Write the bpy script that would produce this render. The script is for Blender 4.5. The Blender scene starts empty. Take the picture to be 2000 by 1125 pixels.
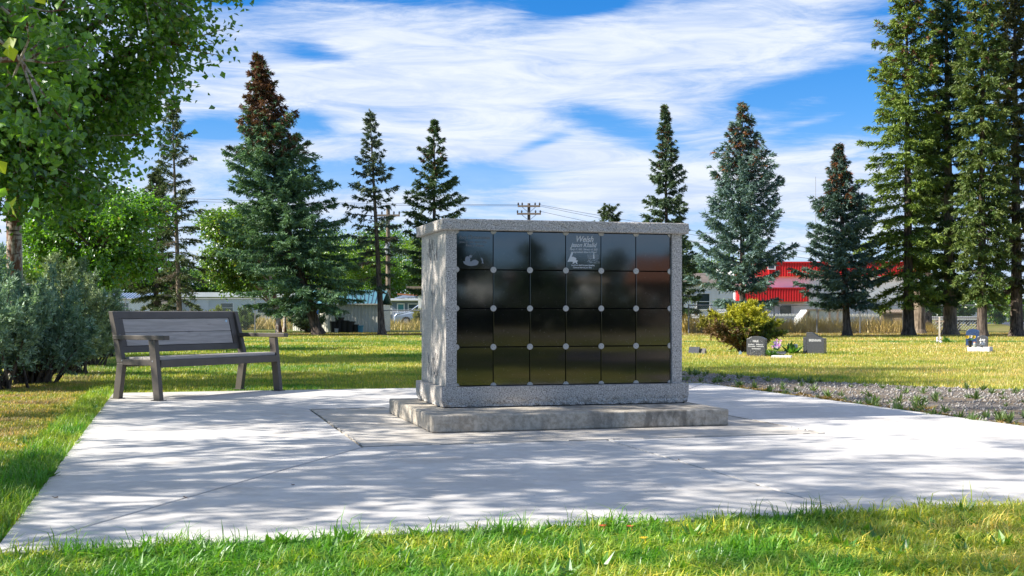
import bpy, bmesh, math, random
import numpy as np
from math import radians as R_, sin, cos, pi
from mathutils import Vector, Matrix

S = bpy.context.scene
COL = S.collection
F = 2400.0          # focal length in photo pixels
HOR = 610.0         # horizon row of the photo
CH = 0.90           # camera height above the paving

# ------------------------------------------------------------------ camera
cam_d = bpy.data.cameras.new("camera")
cam = bpy.data.objects.new("camera", cam_d)
COL.objects.link(cam)
cam.location = (0, 0, CH)
cam.rotation_euler = (pi / 2, 0, 0)
cam_d.sensor_width = 36
cam_d.lens = 36 * F / 2000
cam_d.shift_y = (HOR - 562.5) / 2000
cam_d.clip_start = 0.05
cam_d.clip_end = 5000
S.camera = cam

# ------------------------------------------------------------------ sun, exposure
SUN_EL = 37.0
SX, SY = -0.985, -0.17                     # horizontal direction towards the sun
_l = math.hypot(SX, SY); SX /= _l; SY /= _l
sd = bpy.data.lights.new("sun", "SUN")
sd.energy = 5.0
sd.angle = R_(0.45)
sd.color = (1.0, 0.93, 0.82)
sun = bpy.data.objects.new("sun", sd)
COL.objects.link(sun)
sv = Vector((SX * cos(R_(SUN_EL)), SY * cos(R_(SUN_EL)), sin(R_(SUN_EL))))
sun.rotation_euler = sv.to_track_quat('Z', 'Y').to_euler()
sun.location = sv * 60

S.view_settings.view_transform = 'Standard'
S.view_settings.look = 'None'
S.view_settings.exposure = 0.98
S.view_settings.gamma = 1
S.view_settings.use_curve_mapping = False
S.render.engine = 'CYCLES'
S.cycles.max_bounces = 8
S.cycles.transparent_max_bounces = 12

# ------------------------------------------------------------------ world
W = bpy.data.worlds.new("World")
S.world = W
W.use_nodes = True
nt = W.node_tree
nt.nodes.clear()


class NG:
    """small helper to write node graphs as expressions"""
    def __init__(s, tree): s.t = tree
    def n(s, typ, **kw):
        nd = s.t.nodes.new(typ)
        for k, v in kw.items():
            setattr(nd, k, v)
        return nd
    def put(s, sock, v):
        if isinstance(v, bpy.types.NodeSocket): s.t.links.new(v, sock)
        elif v is not None: sock.default_value = v
    def m(s, op, a, b=None, c=None, clamp=False):
        nd = s.n('ShaderNodeMath', operation=op, use_clamp=clamp)
        s.put(nd.inputs[0], a)
        if b is not None: s.put(nd.inputs[1], b)
        if c is not None: s.put(nd.inputs[2], c)
        return nd.outputs[0]
    def noise(s, vec, scale, detail=3, rough=0.55, dist=0.0):
        nd = s.n('ShaderNodeTexNoise')
        if vec is not None: s.put(nd.inputs['Vector'], vec)
        nd.inputs['Scale'].default_value = scale
        nd.inputs['Detail'].default_value = detail
        nd.inputs['Roughness'].default_value = rough
        nd.inputs['Distortion'].default_value = dist
        return nd.outputs['Fac']
    def ss(s, x, a, b, lo=0.0, hi=1.0):
        nd = s.n('ShaderNodeMapRange', interpolation_type='SMOOTHSTEP')
        s.put(nd.inputs['Value'], x)
        s.put(nd.inputs['From Min'], a); s.put(nd.inputs['From Max'], b)
        s.put(nd.inputs['To Min'], lo); s.put(nd.inputs['To Max'], hi)
        return nd.outputs['Result']
    def mix(s, f, a, b, mode='MIX'):
        nd = s.n('ShaderNodeMix', data_type='RGBA', blend_type=mode)
        s.put(nd.inputs['Factor'], f)
        for sock, v in ((nd.inputs[6], a), (nd.inputs[7], b)):
            if isinstance(v, tuple) and len(v) == 3: v = (*v, 1)
            s.put(sock, v)
        return nd.outputs[2]
    def map(s, vec, scale=(1, 1, 1), rot=(0, 0, 0), loc=(0, 0, 0)):
        nd = s.n('ShaderNodeMapping')
        s.put(nd.inputs['Vector'], vec)
        nd.inputs['Scale'].default_value = scale
        nd.inputs['Rotation'].default_value = rot
        nd.inputs['Location'].default_value = loc
        return nd.outputs[0]


g = NG(nt)
sky = g.n('ShaderNodeTexSky', sky_type='NISHITA')
sky.sun_disc = False
sky.sun_elevation = R_(SUN_EL)
sky.sun_rotation = math.atan2(SX, SY)
sky.altitude = 600
sky.air_density = 1.1
sky.dust_density = 0.0
sky.ozone_density = 3.0
hs = g.n('ShaderNodeHueSaturation')
hs.inputs['Hue'].default_value = 0.497
hs.inputs['Saturation'].default_value = 1.32
hs.inputs['Value'].default_value = 0.76
nt.links.new(g.mix(1.0, sky.outputs[0], (.80, .84, 1.06), 'MULTIPLY'), hs.inputs['Color'])
tc = g.n('ShaderNodeTexCoord')
sep = g.n('ShaderNodeSeparateXYZ')
nt.links.new(tc.outputs['Generated'], sep.inputs[0])
dx, dy, dz = sep.outputs
ady = g.m('MAXIMUM', dy, 0.15)
u = g.m('DIVIDE', dx, ady)                      # tan of azimuth, in front
v = g.m('DIVIDE', dz, g.m('SQRT', g.m('MAXIMUM', g.m('ADD', g.m('MULTIPLY', dx, dx), g.m('MULTIPLY', dy, dy)), 0.0001)))
front = g.ss(dy, 0.1, 0.4)


def blob(px, py, rx, ry, ang=0.0):
    """soft patch of the sky round the direction seen at photo pixel px, py"""
    u0, v0 = (px - 1000) / F, (HOR - py) / F
    du = g.m('SUBTRACT', u, u0); dv = g.m('SUBTRACT', v, v0)
    c, s_ = cos(R_(ang)), sin(R_(ang))
    a = g.m('ADD', g.m('MULTIPLY', du, c * F / rx), g.m('MULTIPLY', dv, s_ * F / rx))
    b = g.m('ADD', g.m('MULTIPLY', du, -s_ * F / ry), g.m('MULTIPLY', dv, c * F / ry))
    q = g.m('ADD', g.m('MULTIPLY', a, a), g.m('MULTIPLY', b, b))
    return g.m('EXPONENT', g.m('MULTIPLY', q, -1.0))


def total(lst):
    r = lst[0]
    for x in lst[1:]: r = g.m('ADD', r, x)
    return r


cvec = g.map(tc.outputs['Generated'], scale=(1.0, 1.0, 3.6), rot=(0, R_(-9), 0))
cvec2 = g.map(tc.outputs['Generated'], scale=(1.0, 1.0, 5.5), rot=(0, R_(14), 0))
n1 = g.noise(cvec, 3.2, 7, 0.62, 0.9)
n2 = g.noise(cvec2, 9.0, 8, 0.66, 1.2)
n3 = g.noise(cvec2, 2.0, 4, 0.5, 0.3)
blue = total([blob(610, 108, 75, 22, -8), blob(430, 12, 110, 22), blob(900, 2, 420, 22), blob(1120, 18, 120, 24, 10),
              blob(420, 258, 95, 32, 4), blob(600, 245, 60, 26, -15), blob(700, 345, 200, 26, 3),
              blob(960, 352, 150, 24), blob(1130, 218, 90, 24, -10), blob(1235, 262, 120, 40, -18), blob(1050, 282, 70, 12, 20),
              blob(1580, 250, 190, 52, 6), blob(1500, 195, 120, 26, 14), blob(1690, 190, 90, 60), blob(1880, 60, 170, 70),
              blob(1960, 300, 160, 110)])
white = total([blob(1250, 100, 330, 75, 8), blob(760, 110, 230, 55, -6), blob(640, 180, 240, 30, 8), blob(1000, 190, 220, 40, -8),
               blob(1585, 248, 115, 10, 13), blob(560, 300, 160, 14), blob(1000, 300, 240, 22, -6),
               blob(1520, 390, 330, 50), blob(560, 400, 200, 30), blob(1150, 370, 170, 26)])
cov = g.m('ADD', g.m('MULTIPLY', n1, 0.85), g.m('MULTIPLY', n2, 0.6))
cov = g.m('ADD', cov, g.m('MULTIPLY', n3, 0.25))
n4 = g.noise(g.map(tc.outputs['Generated'], scale=(1.0, 1.0, 9.0), rot=(0, R_(-16), 0)), 16.0, 6, 0.7, 0.6)
cov = g.m('ADD', cov, g.m('MULTIPLY', g.m('SUBTRACT', n4, .5), 0.38))
cov = g.m('SUBTRACT', cov, g.m('MULTIPLY', g.m('MULTIPLY', blue, front), 0.42))
cov = g.m('ADD', cov, g.m('MULTIPLY', g.m('MULTIPLY', white, front), 0.22))
cov = g.m('SUBTRACT', cov, g.ss(dy, 0.0, -0.5, 0.0, 0.16))
cloud = g.ss(cov, 0.47, 1.06)
cloud = g.m('MULTIPLY', cloud, 0.97)
low = g.m('MULTIPLY', front, g.ss(v, 0.0, 0.16, 0.75, 0.0))             # pale thin veil near the horizon
cloud = g.m('MAXIMUM', cloud, low)
ccol = g.mix(g.ss(n2, 0.3, 0.7), (3.1, 3.7, 4.9), (4.5, 4.8, 5.35))
hor = g.mix(g.ss(v, .16, .0), (1, 1, 1), (.50, .80, 1.12))
skyc = g.mix(cloud, g.mix(1.0, hs.outputs[0], hor, 'MULTIPLY'), ccol)
bg = g.n('ShaderNodeBackground')
bg.inputs['Strength'].default_value = 0.104
nt.links.new(skyc, bg.inputs['Color'])
wo = g.n('ShaderNodeOutputWorld')
nt.links.new(bg.outputs[0], wo.inputs['Surface'])


# ================================================================== helpers
def X(px, D): return (px - 1000) / F * D
def Z(py, D): return CH - (py - HOR) / F * D
def DG(py): return F * CH / (py - HOR)


TH = R_(15.4)
E1 = np.array([cos(TH), sin(TH)]); E2 = np.array([-sin(TH), cos(TH)])
def uv(u_, v_, z=0.0):
    p = E1 * u_ + E2 * v_
    return (float(p[0]), float(p[1]), z)


def tag(o, label=None, cat=None, group=None, kind=None):
    if label: o["label"] = label
    if cat: o["category"] = cat
    if group: o["group"] = group
    if kind: o["kind"] = kind
    return o


def empty(name, loc=(0, 0, 0), rz=0.0, label=None, cat=None, group=None):
    o = bpy.data.objects.new(name, None)
    COL.objects.link(o)
    o.location = loc; o.rotation_euler = (0, 0, rz)
    o.empty_display_size = 0.2
    return tag(o, label, cat, group)


def link(name, me, mat=None, parent=None):
    o = bpy.data.objects.new(name, me)
    COL.objects.link(o)
    if mat is not None and not me.materials: me.materials.append(mat)
    if parent is not None: o.parent = parent
    return o


class MB:
    """collects solid pieces, then makes ONE mesh object"""
    def __init__(s): s.v = []; s.f = []
    def add(s, vs, fs):
        b = len(s.v); s.v += [tuple(map(float, p)) for p in vs]; s.f += [tuple(b + i for i in f) for f in fs]
        return s
    def box(s, c, d, rz=0.0, rx=0.0, ry=0.0):
        M = Matrix.Translation(c) @ Matrix.Rotation(rz, 4, 'Z') @ Matrix.Rotation(rx, 4, 'X') @ Matrix.Rotation(ry, 4, 'Y')
        vs = [M @ Vector((sx * d[0] / 2, sy * d[1] / 2, sz * d[2] / 2)) for sx in (-1, 1) for sy in (-1, 1) for sz in (-1, 1)]
        return s.add(vs, [(0, 1, 3, 2), (4, 6, 7, 5), (0, 4, 5, 1), (2, 3, 7, 6), (0, 2, 6, 4), (1, 5, 7, 3)])
    def prism(s, poly, a, b):
        """poly: list of 3-D points, extruded by vectors a (start) and b (end)"""
        n = len(poly)
        lo = [Vector(p) + Vector(a) for p in poly]; hi = [Vector(p) + Vector(b) for p in poly]
        fs = [tuple(range(n))[::-1], tuple(range(n, 2 * n))]
        fs += [(i, (i + 1) % n, n + (i + 1) % n, n + i) for i in range(n)]
        return s.add(lo + hi, fs)
    def bar(s, p, q, w, h=None, up=(0, 0, 1)):
        h = h or w
        p, q = Vector(p), Vector(q); d = (q - p).normalized()
        x = d.cross(Vector(up))
        if x.length < 1e-4: x = d.cross(Vector((1, 0, 0)))
        x.normalize(); y = x.cross(d).normalized()
        vs = [r + x * sx * w / 2 + y * sy * h / 2 for r in (p, q) for sx, sy in ((-1, -1), (1, -1), (1, 1), (-1, 1))]
        return s.add(vs, [(3, 2, 1, 0), (4, 5, 6, 7), (0, 1, 5, 4), (1, 2, 6, 5), (2, 3, 7, 6), (3, 0, 4, 7)])
    def tube(s, pts, rad, k=8, cap=True):
        pts = [Vector(p) for p in pts]; n = len(pts)
        if not hasattr(rad, '__len__'): rad = [rad] * n
        vs = []
        up = Vector((0, 0, 1))
        for i, p in enumerate(pts):
            d = (pts[min(i + 1, n - 1)] - pts[max(i - 1, 0)]).normalized()
            x = d.cross(up)
            if x.length < 0.05: x = d.cross(Vector((1, 0, 0)))
            x.normalize(); y = x.cross(d)
            vs += [p + (x * cos(2 * pi * j / k) + y * sin(2 * pi * j / k)) * rad[i] for j in range(k)]
        fs = [(i * k + j, i * k + (j + 1) % k, (i + 1) * k + (j + 1) % k, (i + 1) * k + j) for i in range(n - 1) for j in range(k)]
        if cap: fs += [tuple(range(k))[::-1], tuple(range((n - 1) * k, n * k))]
        return s.add(vs, fs)
    def disc(s, c, r, h, axis='Z', k=16, a0=0, a1=2 * pi):
        pts = []
        full = a1 - a0 >= 2 * pi - 1e-4
        m = k if full else k + 1
        for j in range(m):
            t = a0 + (a1 - a0) * j / k
            pts.append((cos(t) * r, sin(t) * r))
        c = Vector(c)
        if axis == 'Z': P = [c + Vector((x, y, 0)) for x, y in pts]; e = Vector((0, 0, h))
        elif axis == 'Y': P = [c + Vector((x, 0, y)) for x, y in pts]; e = Vector((0, -h, 0))
        else: P = [c + Vector((0, x, y)) for x, y in pts]; e = Vector((h, 0, 0))
        return s.prism(P, (0, 0, 0), e)
    def build(s, name, mat=None, parent=None, bevel=0.0, smooth=False, seg=2):
        me = bpy.data.meshes.new(name)
        me.from_pydata(s.v, [], s.f)
        bm = bmesh.new(); bm.from_mesh(me)
        bmesh.ops.recalc_face_normals(bm, faces=bm.faces)
        bm.to_mesh(me); bm.free()
        if smooth: me.polygons.foreach_set('use_smooth', [True] * len(me.polygons))
        o = link(name, me, mat, parent)
        if bevel:
            b = o.modifiers.new('bevel', 'BEVEL'); b.width = bevel; b.segments = seg; b.limit_method = 'ANGLE'
        return o


def np_mesh(name, V, T, mat, parent=None, col=None, smooth=False):
    V = np.asarray(V, np.float32); T = np.asarray(T, np.int32)
    k = T.shape[1]
    me = bpy.data.meshes.new(name)
    me.vertices.add(len(V)); me.vertices.foreach_set('co', V.ravel())
    me.loops.add(T.size); me.loops.foreach_set('vertex_index', T.ravel())
    me.polygons.add(len(T)); me.polygons.foreach_set('loop_start', np.arange(0, T.size, k, dtype=np.int32))
    if smooth: me.polygons.foreach_set('use_smooth', np.ones(len(T), bool))
    me.update(calc_edges=True)
    if col is not None:
        a = me.attributes.new('Col', 'FLOAT_COLOR', 'POINT')
        c = np.ones((len(V), 4), np.float32); c[:, :3] = col
        a.data.foreach_set('color', c.ravel())
    return link(name, me, mat, parent)


def norm(a): return a / np.maximum(np.linalg.norm(a, axis=-1, keepdims=True), 1e-8)


# ------------------------------------------------------------------ materials
def mat(name, base=(0.5, 0.5, 0.5), rough=0.6, metal=0.0, spec=0.5, build=None):
    m = bpy.data.materials.new(name); m.use_nodes = True
    b = m.node_tree.nodes['Principled BSDF']
    b.inputs['Base Color'].default_value = (*base, 1)
    b.inputs['Roughness'].default_value = rough
    b.inputs['Metallic'].default_value = metal
    b.inputs['Specular IOR Level'].default_value = spec
    if build: build(NG(m.node_tree), b, m.node_tree)
    return m


def bump(q, b, h, strength=0.3, dist=0.01):
    n = q.n('ShaderNodeBump')
    n.inputs['Strength'].default_value = strength; n.inputs['Distance'].default_value = dist
    q.put(n.inputs['Height'], h)
    q.put(b.inputs['Normal'], n.outputs[0])


def pos(q): return q.n('ShaderNodeNewGeometry').outputs['Position']
def oco(q): return q.n('ShaderNodeTexCoord').outputs['Object']


def mottled(name, c1, c2, scale=8, rough=0.7, bscale=60, bs=0.2, spec=0.4, bd=0.005, metal=0.0):
    def f(q, b, t):
        p = oco(q)
        n = q.noise(p, scale, 5, 0.6)
        n_ = q.noise(p, bscale, 3, 0.6)
        q.put(b.inputs['Base Color'], q.mix(q.ss(q.m('ADD', q.m('MULTIPLY', n, .7), q.m('MULTIPLY', n_, .3)), 0.35, 0.65), c1, c2))
        bump(q, b, n_, bs, bd)
    return mat(name, c1, rough, metal, spec, f)


def granite(name, rough, bright=1.0, bs=0.25):
    def f(q, b, t):
        p = oco(q)
        a = q.noise(p, 95, 3, 0.7); d = q.noise(p, 210, 2, 0.6); e = q.noise(p, 5, 3, .5)
        k = q.m('ADD', q.m('MULTIPLY', a, .6), q.m('MULTIPLY', d, .4))
        c = q.mix(q.ss(k, .38, .50), (.064 * bright, .06 * bright, .056 * bright), (.385 * bright, .355 * bright, .325 * bright))
        c = q.mix(q.ss(k, .52, .62), c, (.63 * bright, .595 * bright, .56 * bright))
        c = q.mix(q.ss(e, .5, .8, 0, .25), c, (.3, .3, .27))
        q.put(b.inputs['Base Color'], c)
        bump(q, b, k, bs, .004)
    return mat(name, (.4, .4, .4), rough, 0, .5, f)


M = {}
M['granite_rough'] = granite('rough granite', .75, 1.22, .6)
M['granite_polish'] = granite('honed granite', .45, 1.3, .05)


def f_black(q, b, t):
    p = oco(q)
    sp = q.noise(p, 380, 2, .6)
    dust = q.noise(p, 3.5, 5, .65)
    sc = q.ss(q.noise(p, 120, 2, .5), .735, .76)
    c = q.mix(q.ss(sp, .55, .75, 0, .5), (.0035, .0038, .0042), (.02, .021, .023))
    sepz = q.n('ShaderNodeSeparateXYZ'); q.put(sepz.inputs[0], p)
    lowz = q.ss(sepz.outputs[2], .75, .3)
    c = q.mix(q.m('MULTIPLY', sc, q.m('MULTIPLY', lowz, .7)), c, (.35, .35, .33))
    q.put(b.inputs['Base Color'], c)
    q.put(b.inputs['Roughness'], q.ss(dust, .3, .7, .035, .06))
M['black_granite'] = mat('polished black granite', (.004, .004, .005), .1, 0, .5, f_black)
M['black_granite'].node_tree.nodes['Principled BSDF'].inputs['IOR'].default_value = 2.05
M['black_stone'] = mottled('dark grey granite', (.055, .058, .065), (.095, .10, .11), 40, .25, 200, .02)
M['blue_stone'] = mottled('blue granite', (.022, .045, .12), (.04, .075, .18), 40, .25, 200, .02)
M['seam'] = mat('black sealant', (.006, .006, .006), .8)
M['rosette'] = mottled('brushed pale metal', (.40, .38, .35), (.52, .50, .46), 40, .45, 200, .1)
M['screw'] = mat('screw', (.25, .24, .23), .5, .6)
M['etch'] = mat('etched lettering', (.62, .63, .64), .8)
M['etch_faint'] = mat('faint etched lettering', (.16, .17, .18), .8)
M['engrave'] = mat('dark engraving', (.25, .25, .25), .85)


def f_conc(old):
    def f(q, b, t):
        p = pos(q)
        n = q.noise(p, 1.3, 6, .6); m_ = q.noise(p, 9, 5, .65); fi = q.noise(p, 160, 3, .6)
        br = q.noise(q.map(p, scale=(6, 90, 1), rot=(0, 0, TH)), 1.0, 2, .5)
        k = q.m('ADD', q.m('MULTIPLY', n, .5), q.m('MULTIPLY', m_, .5))
        if old:
            c = q.mix(q.ss(k, .36, .62), (.37, .34, .30), (.53, .50, .46))
            c = q.mix(q.ss(m_, .58, .74, 0, .5), c, (.22, .19, .16))
        else:
            c = q.mix(q.ss(k, .38, .62), (.47, .455, .44), (.58, .565, .55))
            c = q.mix(q.ss(q.noise(p, .9, 6, .75), .55, .70, 0, .5), c, (.42, .36, .30))
        c = q.mix(q.ss(fi, .56, .75, 0, .35), c, (.30, .28, .26))
        vo = q.n('ShaderNodeTexVoronoi'); vo.inputs['Scale'].default_value = 9; q.put(vo.inputs['Vector'], p)
        c = q.mix(q.ss(vo.outputs['Distance'], .05, .03, 0, .8), c, (.07, .06, .05))
        q.put(b.inputs['Base Color'], c)
        bump(q, b, q.m('ADD', q.m('MULTIPLY', fi, .6), q.m('MULTIPLY', br, .6 if not old else .1)), .35, .004)
    return f
M['concrete'] = mat('broomed concrete', (.5, .5, .48), .85, 0, .3, f_conc(False))
M['concrete_old'] = mat('old tan concrete', (.4, .37, .33), .9, 0, .3, f_conc(True))


def f_plinth(q, b, t):
    p = oco(q)
    n = q.noise(q.map(p, scale=(3, 3, 1.2)), 2.2, 6, .65); m_ = q.noise(p, 25, 5, .7); fi = q.noise(p, 120, 3, .6)
    se = q.n('ShaderNodeSeparateXYZ'); q.put(se.inputs[0], p)
    c = q.mix(q.ss(m_, .35, .65), (.34, .305, .25), (.52, .47, .40))
    stain = q.m('MULTIPLY', q.ss(n, .45, .62), q.ss(se.outputs[0], .5, 2.0, .35, 1))
    c = q.mix(q.m('MULTIPLY', stain, .7), c, (.11, .10, .085))
    c = q.mix(q.ss(fi, .6, .75, 0, .5), c, (.12, .11, .10))
    q.put(b.inputs['Base Color'], c)
    bump(q, b, q.m('ADD', m_, q.m('MULTIPLY', fi, .5)), .5, .01)
M['plinth'] = mat('weathered plinth concrete', (.4, .38, .34), .92, 0, .3, f_plinth)
M['bench_frame'] = mottled('bronze powder coat', (.078, .067, .057), (.096, .083, .071), 6, .5, 220, .06)


def f_slat(q, b, t):
    p = oco(q)
    gr = q.noise(q.map(p, scale=(3, 45, 45)), 1.0, 4, .6)
    bl = q.noise(q.map(p, scale=(4, 14, 14)), 1.0, 4, .6)
    c = q.mix(q.ss(gr, .35, .65), (.36, .33, .30), (.46, .42, .39))
    c = q.mix(q.ss(bl, .6, .78, 0, .6), c, (.12, .11, .10))
    q.put(b.inputs['Base Color'], c); bump(q, b, gr, .2, .003)
M['slat'] = mat('grey recycled plank', (.24, .22, .21), .7, 0, .3, f_slat)
M['white_metal'] = mottled('white painted metal', (.74, .75, .76), (.82, .83, .84), 1.5, .5, 30, .03)
M['pale_wall'] = mottled('pale blue grey wall', (.54, .59, .64), (.62, .67, .72), 1.0, .7, 30, .05)
M['grey_wall'] = mottled('blue grey wall', (.13, .17, .22), (.17, .21, .27), 1.0, .7, 30, .05)
M['cream_metal'] = mottled('cream shed metal', (.52, .51, .44), (.62, .61, .53), .8, .55, 30, .05)
M['teal_roof'] = mottled('teal metal roofing', (.04, .15, .20), (.07, .22, .27), 1.2, .35, 20, .03)
M['blue_roof'] = mottled('blue grey metal roofing', (.22, .30, .42), (.30, .38, .50), 1.2, .4, 20, .03)
M['red_metal'] = mottled('red sheet metal', (.66, .02, .025), (.74, .035, .035), 1.0, .45, 20, .03)
M['galv'] = mottled('galvanised steel', (.28, .29, .30), (.38, .39, .40), 20, .45, 80, .05, metal=.5)
M['glass'] = mat('window glass', (.03, .05, .06), .08, 0, .8)
M['door_teal'] = mat('teal door', (.05, .22, .24), .5)
M['wood'] = mottled('weathered wood', (.20, .15, .11), (.32, .25, .19), 12, .8, 90, .3)
M['wood_dark'] = mottled('creosoted wood', (.07, .05, .04), (.13, .10, .08), 6, .85, 60, .3)
M['wood_brown'] = mottled('brown stained board', (.22, .09, .04), (.30, .13, .06), 6, .7, 60, .2)
M['black_plastic'] = mat('black plastic', (.012, .012, .013), .5)
M['blue_plastic'] = mat('blue plastic', (.02, .10, .42), .4)
M['lightblue_plastic'] = mat('pale blue plastic', (.08, .30, .42), .4)
M['white_plastic'] = mat('white plastic', (.62, .62, .62), .5)
M['plastic_film'] = mottled('cloudy plastic film', (.55, .57, .57), (.72, .74, .74), 3, .35, 6, .6, bd=.05)
M['car_paint'] = mat('silver blue car paint', (.40, .47, .56), .28, .5)
M['rubber'] = mat('tyre rubber', (.015, .015, .015), .8)
M['asphalt'] = mottled('asphalt', (.09, .09, .09), (.14, .135, .13), 1.5, .9, 50, .2)
M['white_lattice'] = mat('white lattice', (.72, .72, .70), .6)
M['tan_wall'] = mottled('tan wall', (.30, .25, .20), (.38, .32, .26), 1, .8, 20, .05)
M['red_roof'] = mottled('rust brown roof', (.16, .065, .035), (.20, .09, .05), 2, .8, 20, .1)
M['brown_wall'] = mottled('brown wall', (.10, .08, .07), (.16, .13, .11), 1, .8, 20, .05)
M['petal_pink'] = mat('pink petals', (.62, .25, .50), .6)
M['petal_white'] = mat('white petals', (.75, .70, .68), .6)
M['petal_purple'] = mat('purple petals', (.28, .12, .50), .6)
M['petal_yellow'] = mat('yellow petals', (.80, .55, .04), .6)
M['green_leaf'] = mat('green cloth leaf', (.07, .22, .04), .6)
M['pale_statue'] = mottled('pale cast stone', (.62, .62, .62), (.74, .73, .72), 20, .7, 90, .1)
M['white_granite'] = mottled('pale granite base', (.58, .58, .60), (.70, .70, .72), 60, .6, 200, .1)
M['jar'] = mat('cloudy glass jar', (.35, .38, .38), .15, 0, .8)
M['sticker'] = mat('pale blue sticker', (.45, .65, .80), .4)


def f_bark(c1, c2, sc=(14, 14, 3)):
    def f(q, b, t):
        p = oco(q)
        n = q.noise(q.map(p, scale=sc), 1.0, 5, .7)
        q.put(b.inputs['Base Color'], q.mix(q.ss(n, .38, .62), c1, c2)); bump(q, b, n, .8, .03)
    return f
M['bark'] = mat('spruce bark', (.1, .08, .06), .9, 0, .2, f_bark((.045, .035, .03), (.16, .125, .10)))
M['bark_pale'] = mat('pale spruce bark', (.1, .08, .06), .9, 0, .2, f_bark((.13, .10, .075), (.30, .24, .18)))


def f_birch(q, b, t):
    p = oco(q)
    n = q.noise(q.map(p, scale=(7, 7, 2.2)), 1.0, 5, .7); h = q.noise(q.map(p, scale=(3, 3, 26)), 1.0, 3, .6)
    c = q.mix(q.ss(h, .55, .66), (.46, .41, .36), (.07, .06, .055))
    c = q.mix(q.ss(n, .46, .56), c, (.16, .075, .045))
    q.put(b.inputs['Base Color'], c); bump(q, b, n, .8, .02)
M['birch'] = mat('peeling poplar bark', (.4, .36, .3), .85, 0, .2, f_birch)


def foliage(name, transl=.4, gloss=.06, rough=.45):
    m = bpy.data.materials.new(name); m.use_nodes = True
    t = m.node_tree; t.nodes.clear(); q = NG(t)
    at = q.n('ShaderNodeAttribute'); at.attribute_name = 'Col'
    d = q.n('ShaderNodeBsdfDiffuse'); q.put(d.inputs[0], at.outputs[0])
    tr = q.n('ShaderNodeBsdfTranslucent')
    q.put(tr.inputs[0], q.mix(1.0, at.outputs[0], (1.25, 1.35, .55), 'MULTIPLY'))
    mx = q.n('ShaderNodeMixShader'); mx.inputs[0].default_value = transl
    t.links.new(d.outputs[0], mx.inputs[1]); t.links.new(tr.outputs[0], mx.inputs[2])
    gl = q.n('ShaderNodeBsdfGlossy'); gl.inputs['Roughness'].default_value = rough
    gl.inputs[0].default_value = (.9, .95, 1, 1)
    m2 = q.n('ShaderNodeMixShader'); m2.inputs[0].default_value = gloss
    t.links.new(mx.outputs[0], m2.inputs[1]); t.links.new(gl.outputs[0], m2.inputs[2])
    o = q.n('ShaderNodeOutputMaterial'); t.links.new(m2.outputs[0], o.inputs[0])
    return m
M['leaf'] = foliage('broad leaves', .52, .07, .4)
M['needle'] = foliage('needles', .18, .03, .5)


def lawn_color(q, p=None):
    """colour of the turf as a function of the place: green, yellowed or worn"""
    p = p or pos(q)
    se = q.n('ShaderNodeSeparateXYZ'); q.put(se.inputs[0], p)
    x, y = se.outputs[0], se.outputs[1]
    a = q.noise(p, .22, 4, .6); b_ = q.noise(p, 1.4, 5, .65); c = q.noise(p, 9, 4, .6)
    k = q.m('ADD', q.m('ADD', q.m('MULTIPLY', a, .5), q.m('MULTIPLY', b_, .4)), q.m('MULTIPLY', c, .25))
    k = q.m('SUBTRACT', k, q.m('SUBTRACT', q.ss(y, 8.0, 6.0, 0, .045), q.m('MULTIPLY', q.ss(y, 7.5, 6.3), q.ss(x, .3, 2.0, 0, .07))))
    right = q.m('MULTIPLY', q.ss(x, 1.5, 6.0), q.ss(y, 13, 19))
    band = q.m('ABSOLUTE', q.m('SUBTRACT', y, q.m('ADD', 38.5, q.m('MULTIPLY', q.m('SUBTRACT', b_, .5), 3))))
    k = q.m('ADD', .575, q.m('MULTIPLY', q.m('SUBTRACT', k, .575), 1.7))
    k = q.m('ADD', k, q.m('MULTIPLY', right, .12))
    k = q.m('SUBTRACT', k, q.m('MULTIPLY', q.ss(band, 1.0, .4), .22))
    litter = q.m('MULTIPLY', q.ss(x, -2.6, -4.0), q.ss(y, 30, 19))
    nearp = q.ss(q.m('ADD', x, q.m('MULTIPLY', y, TAN)), -1.4, -.72)       # strip beside the paving stays green
    litter = q.m('MULTIPLY', litter, q.ss(nearp, .8, .2))
    col = q.mix(q.ss(k, .44, .64), (.085, .215, .018), (.36, .37, .060))
    col = q.mix(q.ss(k, .64, .80), col, (.50, .42, .15))
    col = q.mix(q.m('MULTIPLY', litter, q.ss(b_, .42, .64, .0, .8)), col, (.29, .23, .14))
    under = q.m('MULTIPLY', q.ss(y, 47.5, 49.5), q.ss(y, 56, 54))
    col = q.mix(q.m('MULTIPLY', under, q.ss(b_, .35, .6, .2, .8)), col, (.22, .12, .065))
    return col
TAN = math.tan(TH)


def f_ground(q, b, t):
    p = pos(q)
    col = lawn_color(q, p)
    n = q.noise(p, 45, 4, .7)
    col = q.mix(q.ss(n, .4, .65, .75, .2), col, (.07, .055, .03))
    q.put(b.inputs['Base Color'], col); bump(q, b, n, .8, .03)
M['lawn'] = mat('turf soil', (.1, .15, .03), .95, 0, .1, f_ground)


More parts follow.
